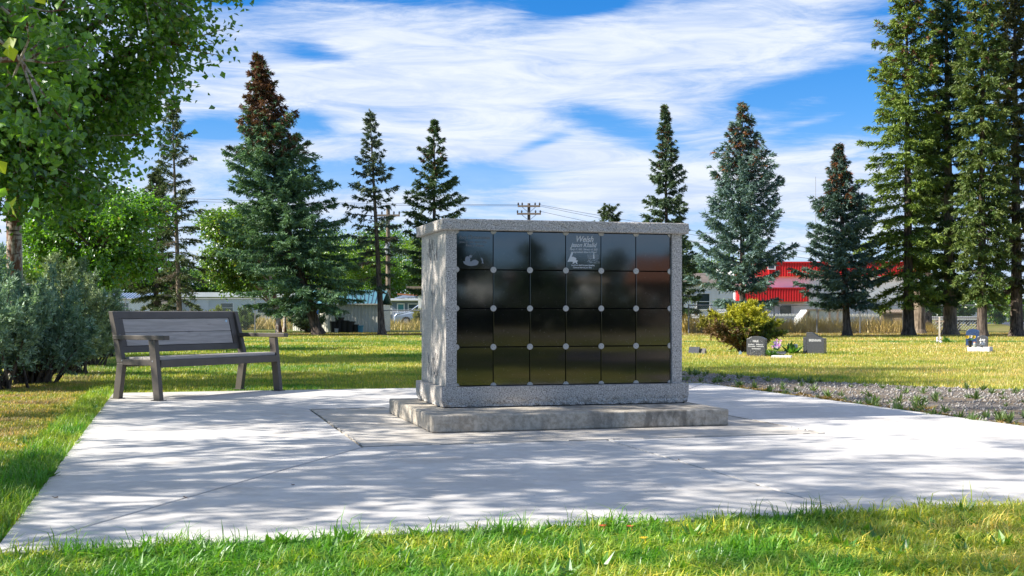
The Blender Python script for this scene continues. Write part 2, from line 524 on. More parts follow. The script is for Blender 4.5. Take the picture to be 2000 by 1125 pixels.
def grass_mat():
    m = bpy.data.materials.new('grass blades'); m.use_nodes = True
    t = m.node_tree; t.nodes.clear(); q = NG(t)
    at = q.n('ShaderNodeAttribute'); at.attribute_name = 'Col'
    c = q.mix(1.0, lawn_color(q), at.outputs[0], 'MULTIPLY')
    d = q.n('ShaderNodeBsdfDiffuse'); q.put(d.inputs[0], c)
    tr = q.n('ShaderNodeBsdfTranslucent'); q.put(tr.inputs[0], q.mix(1.0, c, (1.3, 1.4, .6), 'MULTIPLY'))
    mx = q.n('ShaderNodeMixShader'); mx.inputs[0].default_value = .42
    t.links.new(d.outputs[0], mx.inputs[1]); t.links.new(tr.outputs[0], mx.inputs[2])
    gl = q.n('ShaderNodeBsdfGlossy'); gl.inputs['Roughness'].default_value = .45
    m2 = q.n('ShaderNodeMixShader'); m2.inputs[0].default_value = .05
    t.links.new(mx.outputs[0], m2.inputs[1]); t.links.new(gl.outputs[0], m2.inputs[2])
    o = q.n('ShaderNodeOutputMaterial'); t.links.new(m2.outputs[0], o.inputs[0])
    return m
M['grass'] = grass_mat()


def f_gravel(q, b, t):
    p = pos(q)
    n = q.noise(p, 70, 3, .7); m_ = q.noise(p, 1.1, 5, .6); vo = q.n('ShaderNodeTexVoronoi')
    vo.inputs['Scale'].default_value = 32; q.put(vo.inputs['Vector'], p)
    c = q.mix(q.ss(n, .38, .64), (.10, .085, .075), (.31, .28, .25))
    c = q.mix(q.ss(m_, .42, .6, 0, .7), c, (.24, .18, .12))
    q.put(b.inputs['Base Color'], c); bump(q, b, q.m('ADD', n, vo.outputs['Distance']), .9, .02)
M['gravel'] = mat('crushed gravel', (.25, .23, .21), .95, 0, .2, f_gravel)
M['pebble'] = mottled('grey pebbles', (.14, .13, .12), (.42, .40, .38), 30, .9, 90, .2)
M['weed'] = foliage('weed leaves', .35, .05)

# ================================================================== ground
GZ = -0.035
mb = MB(); mb.add([(-900, -700, GZ), (900, -700, GZ), (900, 2500, GZ), (-900, 2500, GZ)], [(0, 1, 2, 3)])
tag(mb.build('lawn', M['lawn']), 'mown cemetery lawn, green on the left and yellowed on the right', kind='structure')


def sheet(name, poly, z, m, label):
    b_ = MB(); b_.add([(x, y, z) for x, y in poly], [tuple(range(len(poly)))])
    return tag(b_.build(name, m), label, kind='structure')

GRAVEL = [(1.2, 16.2), (2.5, 15.9), (4.0, 9.7), (5.4, 4.2), (8.5, 4.8), (9.5, 9.5), (8.4, 12.6), (6.1, 14.7), (5.0, 15.5), (4.1, 16.5), (3.4, 18.0), (2.7, 19.3), (1.5, 20.8), (-.4, 22.3), (-1.4, 21.3), (0, 18.9)]
sheet('gravel_path', GRAVEL, GZ + .006, M['gravel'], 'grey gravel path curving round the right corner of the paving')
sheet('road', [(-120, 83), (20, 83), (20, 90), (-120, 90)], GZ + .006, M['asphalt'], 'grey asphalt road behind the left chain link fence')
sheet('driveway', [(X(1925, 76), 70), (X(2200, 76), 70), (X(2200, 100), 100), (X(1950, 100), 100)], GZ + .006, M['asphalt'], 'pale driveway behind the trunks at far right')

# paving: separate slabs round an older slab
pad = empty('paving', (0, 0, 0)); tag(pad, 'pale concrete paving round the niche wall', kind='structure')
U0, U1, V0, V1 = -.66, 6.50, 4.93, 14.42
I0, I1, J0, J1 = 1.22, 4.68, 8.19, 11.5
um = 2.95
gp = .018
polys = [
    [(U0, V0), (I0, J0), (I0, J1), (U0, V1)],
    [(U0, V1), (I0, J1), (I1, J1), (U1, V1)],
    [(U1, V1), (I1, J1), (I1, J0), (U1, V0)],
    [(U0, V0), (um, V0), (um, J0), (I0, J0)],
    [(um, V0), (U1, V0), (I1, J0), (um, J0)],
]


def shrink(poly, d):
    n = len(poly); out = []
    ar = sum(poly[i][0] * poly[(i + 1) % n][1] - poly[(i + 1) % n][0] * poly[i][1] for i in range(n))
    sg = 1 if ar > 0 else -1
    for i in range(n):
        p0, p1, p2 = Vector(poly[i - 1]), Vector(poly[i]), Vector(poly[(i + 1) % n])
        a = (p1 - p0).normalized(); b_ = (p2 - p1).normalized()
        na = Vector((-a.y, a.x)) * sg; nb = Vector((-b_.y, b_.x)) * sg
        k = (na + nb); k = k / max(k.dot(na), .2)
        out.append(tuple(p1 + k * d))
    return out

for pl in polys:
    pl = shrink(pl, gp / 2)
    if sum(pl[i][0] * pl[(i + 1) % len(pl)][1] - pl[(i + 1) % len(pl)][0] * pl[i][1] for i in range(len(pl))) < 0: pl = pl[::-1]
    mb = MB(); mb.prism([uv(a, b_, 0) for a, b_ in pl], (0, 0, -.1), (0, 0, 0))
    mb.build('slab', M['concrete'], pad, bevel=.005)
# old slab with a slightly ragged outline
rng = random.Random(3)
ring = []
for (a, b_), (c, d_) in zip([(I0, J0), (I1, J0), (I1, J1), (I0, J1)], [(I1, J0), (I1, J1), (I0, J1), (I0, J0)]):
    for i in range(60):
        t_ = i / 60
        ring.append((a + (c - a) * t_ + rng.uniform(-.004, .004), b_ + (d_ - b_) * t_ + rng.uniform(-.004, .004)))
ring = [(x + (.012 if x < 3 else -.012) * 1, y + (.012 if y < 9.8 else -.012)) for x, y in ring]
mb = MB(); mb.prism([uv(a, b_, 0) for a, b_ in ring], (0, 0, -.1), (0, 0, -.002))
tag(mb.build('slab', M['concrete_old'], pad, bevel=0), 'older tan slab with ragged edge under the plinth')
# crumbled mortar lip round it
mb = MB()
for i in range(len(ring)):
    a = ring[i]; b_ = ring[(i + 1) % len(ring)]
    if rng.random() < .8:
        w = rng.uniform(.006, .02)
        mb.bar(uv(a[0], a[1], .001), uv(b_[0], b_[1], .001), w, rng.uniform(.003, .007))
tag(mb.build('mortar_lip', M['concrete_old'], pad), kind='stuff')

# ================================================================== the niche wall (columbarium)
OX, OY = -.565, 9.84
col_ = empty('columbarium', (OX, OY, .13), TH, 'grey granite memorial wall with black polished niche doors on the paving', 'columbarium')
PL = empty('plinth', (*uv(1.857, 8.98)[:2], 0), TH, 'low weathered concrete plinth under the granite memorial wall', 'plinth')


def rough_block(name, mat_, parent, L, Dp, H, amp, nx=90, nz=8, seed=1, bulge=0.0, low_only=False, z0=0.0, off=(0, 0), rounded=.01):
    """a block whose faces are broken stone"""
    from mathutils import noise as mn
    bm = bmesh.new()
    bmesh.ops.create_cube(bm, size=1)
    for v_ in bm.verts: v_.co = ((v_.co.x + .5) * L + off[0], (v_.co.y + .5) * Dp + off[1], (v_.co.z + .5) * H + z0)
    def cut(axis, n, lo, size):
        for i in range(1, n):
            co = [0, 0, 0]; co[axis] = lo + size * i / n
            no = [0, 0, 0]; no[axis] = 1
            bmesh.ops.bisect_plane(bm, geom=bm.verts[:] + bm.edges[:] + bm.faces[:], plane_co=co, plane_no=no)
    cut(0, nx, off[0], L); cut(2, nz, z0, H); cut(1, max(4, int(nx * Dp / L)), off[1], Dp)
    for v_ in bm.verts:
        c = v_.co
        fx = min(c.x - off[0], off[0] + L - c.x); fy = min(c.y - off[1], off[1] + Dp - c.y); fz = (c.z - z0) / H
        onside = fx < 1e-4 or fy < 1e-4
        if onside:
            n_ = mn.noise(Vector((c.x * 14 + seed, c.y * 14, c.z * 22))) + .5 * mn.noise(Vector((c.x * 40, c.y * 40, c.z * 60 + seed)))
            w = 1.0
            if low_only:
                w = max(0, 1 - fz / .42) * 1.0 + .06
                n_ = n_ - .6
            d = amp * n_ * w + bulge * (1 - abs(2 * fz - 1) ** 3)
            if abs(c.x - off[0]) < 1e-4: c.x -= d
            elif abs(c.x - off[0] - L) < 1e-4: c.x += d
            if abs(c.y - off[1]) < 1e-4: c.y -= d
            elif abs(c.y - off[1] - Dp) < 1e-4: c.y += d
        elif fz > .999:
            c.z += amp * .12 * mn.noise(c * 9)
    me = bpy.data.meshes.new(name); bm.to_mesh(me); bm.free()
    me.polygons.foreach_set('use_smooth', [False] * len(me.polygons))
    o = link(name, me, mat_, parent)
    b_ = o.modifiers.new('bevel', 'BEVEL'); b_.width = rounded; b_.segments = 2; b_.limit_method = 'ANGLE'; b_.angle_limit = R_(50)
    return o

rough_block('base_block', M['plinth'], PL, 2.41, 1.90, .13, .006, 70, 4, 5, rounded=.012)
L, DP = 2.14, 1.08
rough_block('base', M['granite_rough'], col_, L, DP, .160, .022, 110, 9, 1, low_only=True, z0=.008)
mb = MB(); mb.box((L / 2, DP / 2, .004), (L - .06, DP - .06, .008)); mb.build('shim', M['seam'], col_)
rough_block('cap', M['granite_rough'], col_, L + .004, DP, .09, .007, 90, 5, 9, z0=1.434)
# end walls: rough front edge, honed outer face
for i, x0 in enumerate((.045, L - .045 - .09)):
    mb = MB(); mb.box((x0 + .045, .045 + .5, (.168 + 1.434) / 2), (.09, 1.0, 1.434 - .168))
    ew = mb.build('end_wall', M['granite_polish'], col_, bevel=.003)
    mb = MB(); mb.box((x0 + .045, .045 - .0015, (.168 + 1.434) / 2), (.0885, .005, 1.434 - .170))
    mb.build('rough_face', M['granite_rough'], ew)
    if i == 0:
        # engraved cross and sprigs on the outer face
        e = MB(); xx = x0 - .0012
        e.box((xx, .56, .80), (.003, .011, .58)); e.box((xx, .56, .93), (.003, .12, .014))
        for k in (-1, 1):
            e.box((xx, .56 + k * .060, .93), (.003, .018, .045)); 
        e.box((xx, .56, .93), (.003, .04, .04), rx=pi / 4)
        r2 = random.Random(11)
        for zc, up in ((.30, 1), (1.27, 1)):
            for k in range(26):
                y0 = .56 + r2.uniform(-.19, .19); z0 = zc + r2.uniform(-.09, .07)
                a = r2.uniform(.9, 2.2); l = r2.uniform(.03, .09)
                e.bar((xx, y0, z0), (xx, y0 + cos(a) * l, z0 + sin(a) * l), .002, r2.uniform(.003, .007), up=(1, 0, 0))
        e.build('engraving', M['engrave'], ew)
mb = MB(); mb.box((L / 2, .045 + .52, (.17 + 1.433) / 2), (L - .09 - .182, .93, 1.433 - .171)); mb.build('core', M['seam'], col_)
NX, NZ = .31, .3145
PX0, PZ0 = .135, .173
YF = .062                      # front plane of the doors
panel_me = None
panels = {}
for r in range(4):
    for c in range(6):
        if panel_me is None:
            mb = MB(); mb.box((0, 0, 0), (NX - .007, .026, NZ - .007))
            o = mb.build('niche_door', M['black_granite'], col_)
            bm = bmesh.new(); bm.from_mesh(o.data)
            bmesh.ops.bevel(bm, geom=bm.edges[:], offset=.0015, segments=1, affect='EDGES'); bm.to_mesh(o.data); bm.free()
            panel_me = o.data
        else:
            o = link('niche_door', panel_me, None, col_)
        o.location = (PX0 + NX * (c + .5), YF + .013, PZ0 + NZ * (3 - r + .5))
        rr = random.Random(r * 7 + c)
        o.rotation_euler = (R_(rr.uniform(-.12, .12)), 0, R_(rr.uniform(-.12, .12)))
        panels[(r, c)] = o
cache = {}
for r in range(5):
    for c in range(7):
        a0, a1 = 0, 2 * pi
        if r == 0: a0, a1 = pi, 2 * pi
        if r == 4: a0, a1 = 0, pi
        if c == 0: a0, a1 = (-pi / 2, pi / 2) if 0 < r < 4 else ((-pi / 2, 0) if r == 0 else (0, pi / 2))
        if c == 6: a0, a1 = (pi / 2, 3 * pi / 2) if 0 < r < 4 else ((pi, 3 * pi / 2) if r == 0 else (pi / 2, pi))
        key = (round(a0, 2), round(a1, 2))
        part = not (a1 - a0 > 6)
        if key not in cache:
            mb = MB()
            rr = .0245
            if not part:
                mb.disc((0, 0, 0), rr, .006, 'Y', 20)
            else:
                m = 14; pts = [(0, 0, 0)] + [(cos(a0 + (a1 - a0) * j / m) * rr, 0, sin(a0 + (a1 - a0) * j / m) * rr) for j in range(m + 1)]
                mb.prism(pts, (0, 0, 0), (0, -.006, 0))
            cache[key] = mb.build('rosette', M['rosette'], col_, bevel=.0012); o = cache[key]
        else:
            o = cache[key].copy(); COL.objects.link(o)
        o.location = (PX0 + NX * c, YF - .001, PZ0 + NZ * (4 - r))
        if not part:
            for k in (-1, 1):
                mb = MB(); mb.disc((k * .008, -.006, k * .004), .0032, .001, 'Y', 8)
                sc = mb.build('screw', M['screw'], o)


FONTS = []
def lettering(txt, size, loc, m, parent, shear=0.0, bold=0.0, rot=(pi / 2, 0, 0), width=None, name='lettering', ext=.0006, align='CENTER'):
    cu = bpy.data.curves.new(name, 'FONT'); cu.body = txt; cu.size = size; cu.shear = shear; cu.offset = bold
    cu.align_x = align; cu.extrude = ext; cu.resolution_u = 3
    cu.materials.append(m)
    o = bpy.data.objects.new(name, cu); COL.objects.link(o); o.parent = parent
    o.location = loc; o.rotation_euler = rot
    if width:
        bpy.context.view_layer.update()
        w = o.dimensions.x
        if w > 0: o.scale = (width / w, 1, 1)
    FONTS.append(o)
    return o

yF = -.0142
p = panels[(0, 3)]
lettering('Welsh', .068, (.005, yF, .083), M['etch'], p, .35, .0012, width=.150)
lettering('Jason Khalid', .050, (.0, yF, .040), M['etch'], p, .35, .0008, width=.235)
lettering('March 19, 1975 - February 14, 2023', .021, (0, yF, .013), M['etch'], p, .3, .0003, width=.240)
lettering('Loving husband, father and friend', .020, (0, yF, -.009), M['etch'], p, .3, .0003, width=.225)
lettering('Laugh as much as you breathe,', .020, (-.005, yF, -.118), M['etch'], p, .3, .0004, width=.205)
lettering('Love as long as you live.', .020, (-.01, yF, -.137), M['etch'], p, .3, .0004, width=.165)


def plate(pts, m, parent, name, y=yF):
    mb_ = MB(); mb_.prism([(a, y, b_) for a, b_ in pts], (0, 0, 0), (0, .0004, 0)); return mb_.build(name, m, parent)
plate([(-.140, -.085), (-.125, -.055), (-.112, -.02), (-.098, .0), (-.09, -.005), (-.098, -.03), (-.105, -.045), (-.09, -.042), (-.07, -.05), (-.062, -.058),
       (-.066, -.07), (-.05, -.075), (-.058, -.088), (-.052, -.105), (-.063, -.1), (-.072, -.088), (-.085, -.1), (-.098, -.098), (-.088, -.085), (-.115, -.083)], M['etch'], p, 'island_emblem')
mbx = MB()
r2 = random.Random(5)
for k in range(46):
    a = r2.uniform(.0, .13); zz = -.055 - (.042 * (r2.random() ** .8)); l = r2.uniform(.006, .028)
    if a < .03 + (-.06 - zz) * .1: a += .03
    mbx.bar((a, yF, zz), (a + l, yF, zz + r2.uniform(-.002, .006)), .0006, r2.uniform(.0015, .004), up=(0, 1, 0))
for k in range(8):
    zz = -.022 - k * .005; mbx.bar((.03 + k * .001, yF, zz), (.135, yF, zz), .0006, .0016, up=(0, 1, 0))
mbx.prism([(.083, yF, -.056), (.097, yF, -.056), (.094, yF, -.018), (.086, yF, -.018)], (0, 0, 0), (0, .0006, 0))
mbx.prism([(.084, yF, -.016), (.096, yF, -.016), (.090, yF, -.008)], (0, 0, 0), (0, .0006, 0))
mbx.build('lighthouse_etching', M['etch'], p)
p = panels[(0, 0)]
lettering('Roy Christensen', .040, (-.0, yF, .092), M['etch_faint'], p, 0, .0010, width=.255)
lettering('January 25, 1950 - March 3, 2020', .021, (-.015, yF, .060), M['etch_faint'], p, 0, .0005, width=.225)
lettering('Rest in Peace', .030, (-.0, yF, .030), M['etch_faint'], p, 0, .0008, width=.150)
mbx = MB()
mbx.prism([(-.098 + .13 * (.5 - .5 * cos(t_ * pi / 8)), yF, -.09 - .038 * sin(t_ * pi / 8)) for t_ in range(9)], (0, 0, 0), (0, .0005, 0))
mbx.prism([(-.06 + .022 * cos(t_ * pi / 6), yF - .0002, -.078 + .03 * sin(t_ * pi / 6)) for t_ in range(12)], (0, 0, 0), (0, .0005, 0))
mbx.disc((-.036, yF - .0003, -.05), .012, -.0005, 'Y', 10)
mbx.prism([(.0 + .03 * cos(t_ * pi / 6), yF - .0003, -.10 + .024 * sin(t_ * pi / 6)) for t_ in range(12)], (0, 0, 0), (0, .0005, 0))
mbx.bar((-.034, yF, -.06), (.022, yF, .005), .0006, .0016, up=(0, 1, 0)); mbx.bar((.022, yF, .005), (.05, yF, -.06), .0005, .001, up=(0, 1, 0))
mbx.prism([(.048, yF, -.062), (.058, yF, -.06), (.07, yF, -.075), (.068, yF, -.09), (.076, yF, -.108), (.066, yF, -.104), (.056, yF, -.108), (.060, yF, -.09)], (0, 0, 0), (0, .0005, 0))
mbx.build('boat_and_fish_etching', mat('etched picture', (.22, .24, .27), .8), p)

# ================================================================== bench
BA = math.atan2(1.63, .936)
bench = empty('park_bench', (-3.60, 12.52, 0), BA, 'dark brown metal park bench with grey plank slats on the paving', 'bench')
# local x runs along the bench (0..1.84), local -y is its front
fr = M['bench_frame']
BL = 1.84
def bq(b_, z): return (0, -b_, z)    # b_ forward
for x0 in (0.0, BL):
    sgn = 1 if x0 == 0 else -1
    w = .055
    mb = MB()   # front leg: leans forward going down
    for a in (0,):
        mb.prism([(x0, -(.00 + .045), 0), (x0, -(.00 - .045), 0), (x0, .045 + .075, .615), (x0, -.045 + .075, .615)], (-w / 2, 0, 0), (w / 2, 0, 0))
    lg = mb.build('leg', fr, bench, bevel=.004)
    mb = MB(); mb.box((x0, 0, .004), (.10, .12, .006)); mb.build('foot_plate', fr, lg)
    mb = MB()   # rear leg
    mb.prism([(x0, .56 - .045 + .03, 0), (x0, .56 + .045 + .03, 0), (x0, .56 + .045 - .03, .37), (x0, .56 - .045 - .03, .37)], (-w / 2, 0, 0), (w / 2, 0, 0))
    lg = mb.build('leg', fr, bench, bevel=.004)
    mb = MB(); mb.box((x0, .59, .004), (.10, .12, .006)); mb.build('foot_plate', fr, lg)
    mb = MB()   # side rail under seat
    mb.box((x0, .295, .385), (w - .004, .46, .06)); mb.build('side_rail', fr, bench, bevel=.003)
    mb = MB()   # back post, leans back
    mb.prism([(x0, .485, .372), (x0, .575, .372), (x0, .70, .91), (x0, .64, .91)], (-w / 2, 0, 0), (w / 2, 0, 0))
    mb.build('back_post', fr, bench, bevel=.004)
    mb = MB(); mb.box((x0, .255, .64), (.075, .74, .045)); mb.build('armrest', fr, bench, bevel=.004)
# back frame, in a tilted plane: y = .515 + (z-.372)*.28
def by(z): return .525 + (z - .372) * .262
def backbar(z0, z1, xa, xb, th, m, name, off=0):
    mb_ = MB()
    mb_.prism([(xa, by(z0) + off, z0), (xa, by(z1) + off, z1), (xa, by(z1) + off + th, z1 + .01), (xa, by(z0) + off + th, z0 + .01)], (0, 0, 0), (xb - xa, 0, 0))
    return mb_.build(name, m, bench, bevel=.003)
backbar(.835, .905, .03, BL - .03, .04, fr, 'top_rail')
backbar(.475, .540, .03, BL - .03, .04, fr, 'bottom_rail')
backbar(.541, .834, .03, .115, .04, fr, 'stile')
backbar(.541, .834, BL - .115, BL - .03, .04, fr, 'stile')
s1 = backbar(.688, .828, .121, BL - .121, .028, M['slat'], 'slat', .006)
s2 = backbar(.547, .682, .121, BL - .121, .028, M['slat'], 'slat', .006)
mb = MB(); mb.disc((BL - .17, by(.80) + .004, .80), .016, .003, 'Y', 16); mb.build('sticker', M['sticker'], s1)
backbar(.542, .833, .118, BL - .118, .004, M['seam'], 'backing', .036)
for i in range(4):
    mb = MB(); mb.box((BL / 2, .06 + i * .122 + .02, .428 - i * .004), (BL - .06, .117, .036)); mb.build('slat', M['slat'], bench, bevel=.004)
mb = MB(); mb.box((BL / 2, -.002 + .02, .372), (BL - .058, .05, .075)); mb.build('apron', fr, bench, bevel=.003)
mb = MB(); mb.box((BL / 2, .50, .36), (BL - .06, .04, .05)); mb.build('rear_rail', fr, bench, bevel=.003)
for x0 in (0.0, BL):
    for (yy, zz) in ((.255 - .3, .655), (.255 + .3, .655), (.06, .40), (.50, .40)):
        mb = MB(); mb.disc((x0 + (.0 if zz > .6 else -.029), yy, zz + (.008 if zz > .6 else 0)), .009, .004, 'Z' if zz > .6 else 'X', 8); mb.build('bolt', M['galv'], bench)
mb = MB(); mb.box((BL / 2, .27, .39), (.04, .42, .03)); mb.build('cross_member', fr, bench)

# ================================================================== foliage tools
class Tris:
    def __init__(s): s.V = []; s.C = []; s.k = 3
    def add(s, V, C):                     # V (n,3,3), C (n,3)
        s.V.append(V.reshape(-1, 3)); s.C.append(np.repeat(C, V.shape[1], axis=0))
    def build(s, name, m, parent=None):
        V = np.concatenate(s.V); C = np.concatenate(s.C)
        return np_mesh(name, V, np.arange(len(V)).reshape(-1, 3), m, parent, C)


class Tubes:
    """many thin polyline tubes into one mesh"""
    def __init__(s, k=5): s.V = []; s.Q = []; s.n = 0; s.k = k
    def add(s, pts, rad):
        pts = np.asarray(pts, float); rad = np.asarray(rad, float); n = len(pts); k = s.k
        d = np.gradient(pts, axis=0); d = norm(d)
        ref = np.tile(np.array([0., 0, 1]), (n, 1))
        ref[np.abs(d[:, 2]) > .95] = (1, 0, 0)
        if np.mean(np.abs(d[:, 2])) > .7: ref[:] = (1, 0, 0)
        x = norm(np.cross(d, ref)); y = np.cross(x, d)
        a = np.arange(k) * 2 * pi / k
        V = pts[:, None] + (x[:, None] * np.cos(a)[None, :, None] + y[:, None] * np.sin(a)[None, :, None]) * rad[:, None, None]
        i = np.arange(n - 1)[:, None] * k; j = np.arange(k)[None]
        j2 = (j + 1) % k
        Q = np.stack([i + j, i + j2, i + k + j2, i + k + j], -1).reshape(-1, 4) + s.n
        s.V.append(V.reshape(-1, 3)); s.Q.append(Q); s.n += n * k
    def build(s, name, m, parent=None):
        return np_mesh(name, np.concatenate(s.V), np.concatenate(s.Q), m, parent, smooth=True)


def leaf_tris(P, axis, nrm, L, Wd, fold=.25):
    """folded diamond leaves: two triangles each. returns (2n,3,3)"""
    side = norm(np.cross(axis, nrm)); up = norm(np.cross(side, axis))
    L = L[:, None]; Wd = Wd[:, None]
    b = P; t = P + axis * L
    l = P + axis * L * .42 + side * Wd * .5 + up * Wd * fold
    r = P + axis * L * .42 - side * Wd * .5 + up * Wd * fold
    return np.concatenate([np.stack([b, l, t], 1), np.stack([b, t, r], 1)])


def spruce(name, label, px, D, H, Rb, seed, c_lo, c_hi, z0=1.0, top_cone=0.0, cone=(.16, .075, .04), lean=(0, 0), bend=0.0,
           tr=.16, dens=1.0, droop=.35, sparse=0.0, dead=0.0, prof=.9, bark='bark', group=None, twl=.34, gap=.33, size=1.0, nb=7, up0=.25):
    rs = np.random.RandomState(seed)
    base = np.array([X(px, D), D, GZ])
    root = empty(name, tuple(base), 0, label, 'tree', group)
    def cen(z):
        t_ = z / H
        return np.array([lean[0] * t_ + bend * np.sin(pi * t_), lean[1] * t_, z])
    tb = Tubes(9)
    zs = np.linspace(0, H, 22)
    rad = tr * .85 * (1 - zs / H) ** 1.0 + .012
    rad[0] *= 1.55; rad[1] *= 1.12
    zs_ = zs.copy(); zs_[1] = .3
    tb.add([cen(z) for z in zs_], rad)
    tri = Tris()
    z = z0
    P, A, SZ, CC = [], [], [], []
    while z < H * .985:
        t_ = (z - z0) / (H - z0)
        Rz = Rb * ((1 - t_) ** prof) * (1 - .25 * np.clip((t_ - .6) / .4, 0, 1)) + .035
        low = min(1, .62 + t_ * 2.2)              # lowest boughs a little shorter
        n_b = max(4, int(round(nb * (1 - .3 * t_))))
        a0 = rs.rand() * 6.28
        for j in range(n_b):
            az = a0 + j * 6.283 / n_b + rs.uniform(-.35, .35)
            Lb = Rz * low * rs.uniform(.55, 1.18)
            if rs.rand() < sparse * (1 - t_): 
                if rs.rand() < .5: continue
                Lb *= .6
            zz = z + rs.uniform(-.12, .12)
            hd = np.array([cos(az), sin(az), 0])
            n = max(4, int(Lb / .12))
            s_ = np.linspace(0, 1, n + 1)
            up = up0 * t_ * 2.6 + .12 - (1 - t_) * .10
            dr = droop * (1 - t_ * .75)
            dz = Lb * (up * s_ - dr * s_ ** 1.6 + .14 * s_ ** 4)
            pts = cen(zz)[None] + hd[None] * (s_ * Lb)[:, None]
            pts[:, 2] += dz
            pts[:, :2] += rs.normal(0, .012, (n + 1, 2)) * s_[:, None]
            tb_r = np.linspace(.008 + .009 * Lb, .004, n + 1)
            tb.add(pts[::2] if n > 3 else pts, tb_r[::2] if n > 3 else tb_r)
            isdead = rs.rand() < dead * max(0, 1 - t_ * 2.2)
            # twigs both sides
            side = np.array([-sin(az), cos(az), 0])
            m = int(max(8, Lb / .040) * dens)
            sp = rs.uniform(.04, 1.0, m) ** .8
            bp = np.stack([np.interp(sp, s_, pts[:, k]) for k in range(3)], 1)
            sd_ = np.where(rs.rand(m) < .5, 1, -1)[:, None]
            tl = (twl * .9 * (.35 + .75 * np.sin(np.clip(1.15 - sp, 0, 1) * pi * .55)) * rs.uniform(.6, 1.2, m)) * min(1, .22 + Lb * .72)
            td = norm(hd[None] * rs.uniform(.5, 1.0, (m, 1)) + side[None] * sd_ * rs.uniform(.35, 1.1, (m, 1)) + np.array([0, 0, 1.]) * rs.uniform(-.45 - droop * .6, .22, (m, 1)))
            last = rs.rand(m) < .12
            td[last] = hd + [0, 0, .1]
            ns = 4
            q = (np.arange(ns) + .5) / ns
            pp = bp[:, None] + td[:, None] * (tl[:, None] * q[None])[..., None]
            pp[..., 2] -= (q ** 2)[None] * tl[:, None] * .18
            P.append(pp.reshape(-1, 3)); A.append(np.repeat(td, ns, 0)); SZ.append(np.full(m * ns, 1.0 if not isdead else .55))
            mixv = np.clip(rs.normal(.45, .25, (m, 1)) + (sp[:, None] - .5) * .35, 0, 1)
            cc = np.array(c_lo) * (1 - mixv) + np.array(c_hi) * mixv
            if isdead: cc = np.tile(np.array([.13, .105, .075]), (m, 1)) * rs.uniform(.7, 1.2, (m, 1))
            cm = rs.rand(m) < top_cone * np.clip((t_ - .52) / .25, 0, 1) * .8
            cc[cm] = np.array(cone) * rs.uniform(.6, 1.4, (cm.sum(), 1))
            CC.append(np.repeat(cc, ns, 0))
        z += gap * 1.22 * (1 - .6 * t_) * rs.uniform(.75, 1.25)
    # leader
    m = 40
    q = rs.uniform(.93, 1.0, m)
    P.append(np.stack([cen(H * k) for k in q])); A.append(norm(rs.normal(0, 1, (m, 3)) * [.5, .5, .3] + [0, 0, 1.0])); SZ.append(np.full(m, .6)); CC.append(np.tile(np.array(c_hi), (m, 1)))
    P = np.concatenate(P); A = np.concatenate(A); SZ = np.concatenate(SZ); CC = np.concatenate(CC)
    # every twig piece: spiky needle tufts
    rep = 3
    n = len(P)
    for k in range(rep):
        ax = norm(A + rs.normal(0, .55, (n, 3)))
        Lk = rs.uniform(.09, .17, n) * SZ * size; Wk = rs.uniform(.035, .065, n) * SZ * size
        nr = norm(rs.normal(0, 1, (n, 3)) + [0, 0, .8])
        sd_ = norm(np.cross(ax, nr))
        b = P + rs.normal(0, .018, (n, 3))
        V = np.stack([b - sd_ * Wk[:, None] * .5 - ax * .02, b + sd_ * Wk[:, None] * .5 - ax * .02, b + ax * Lk[:, None]], 1)
        tri.add(V, CC * rs.uniform(.75, 1.25, (n, 1)))
    o = tb.build('trunk', M[bark], root)
    c = tri.build('crown', M['needle'], root)
    return root


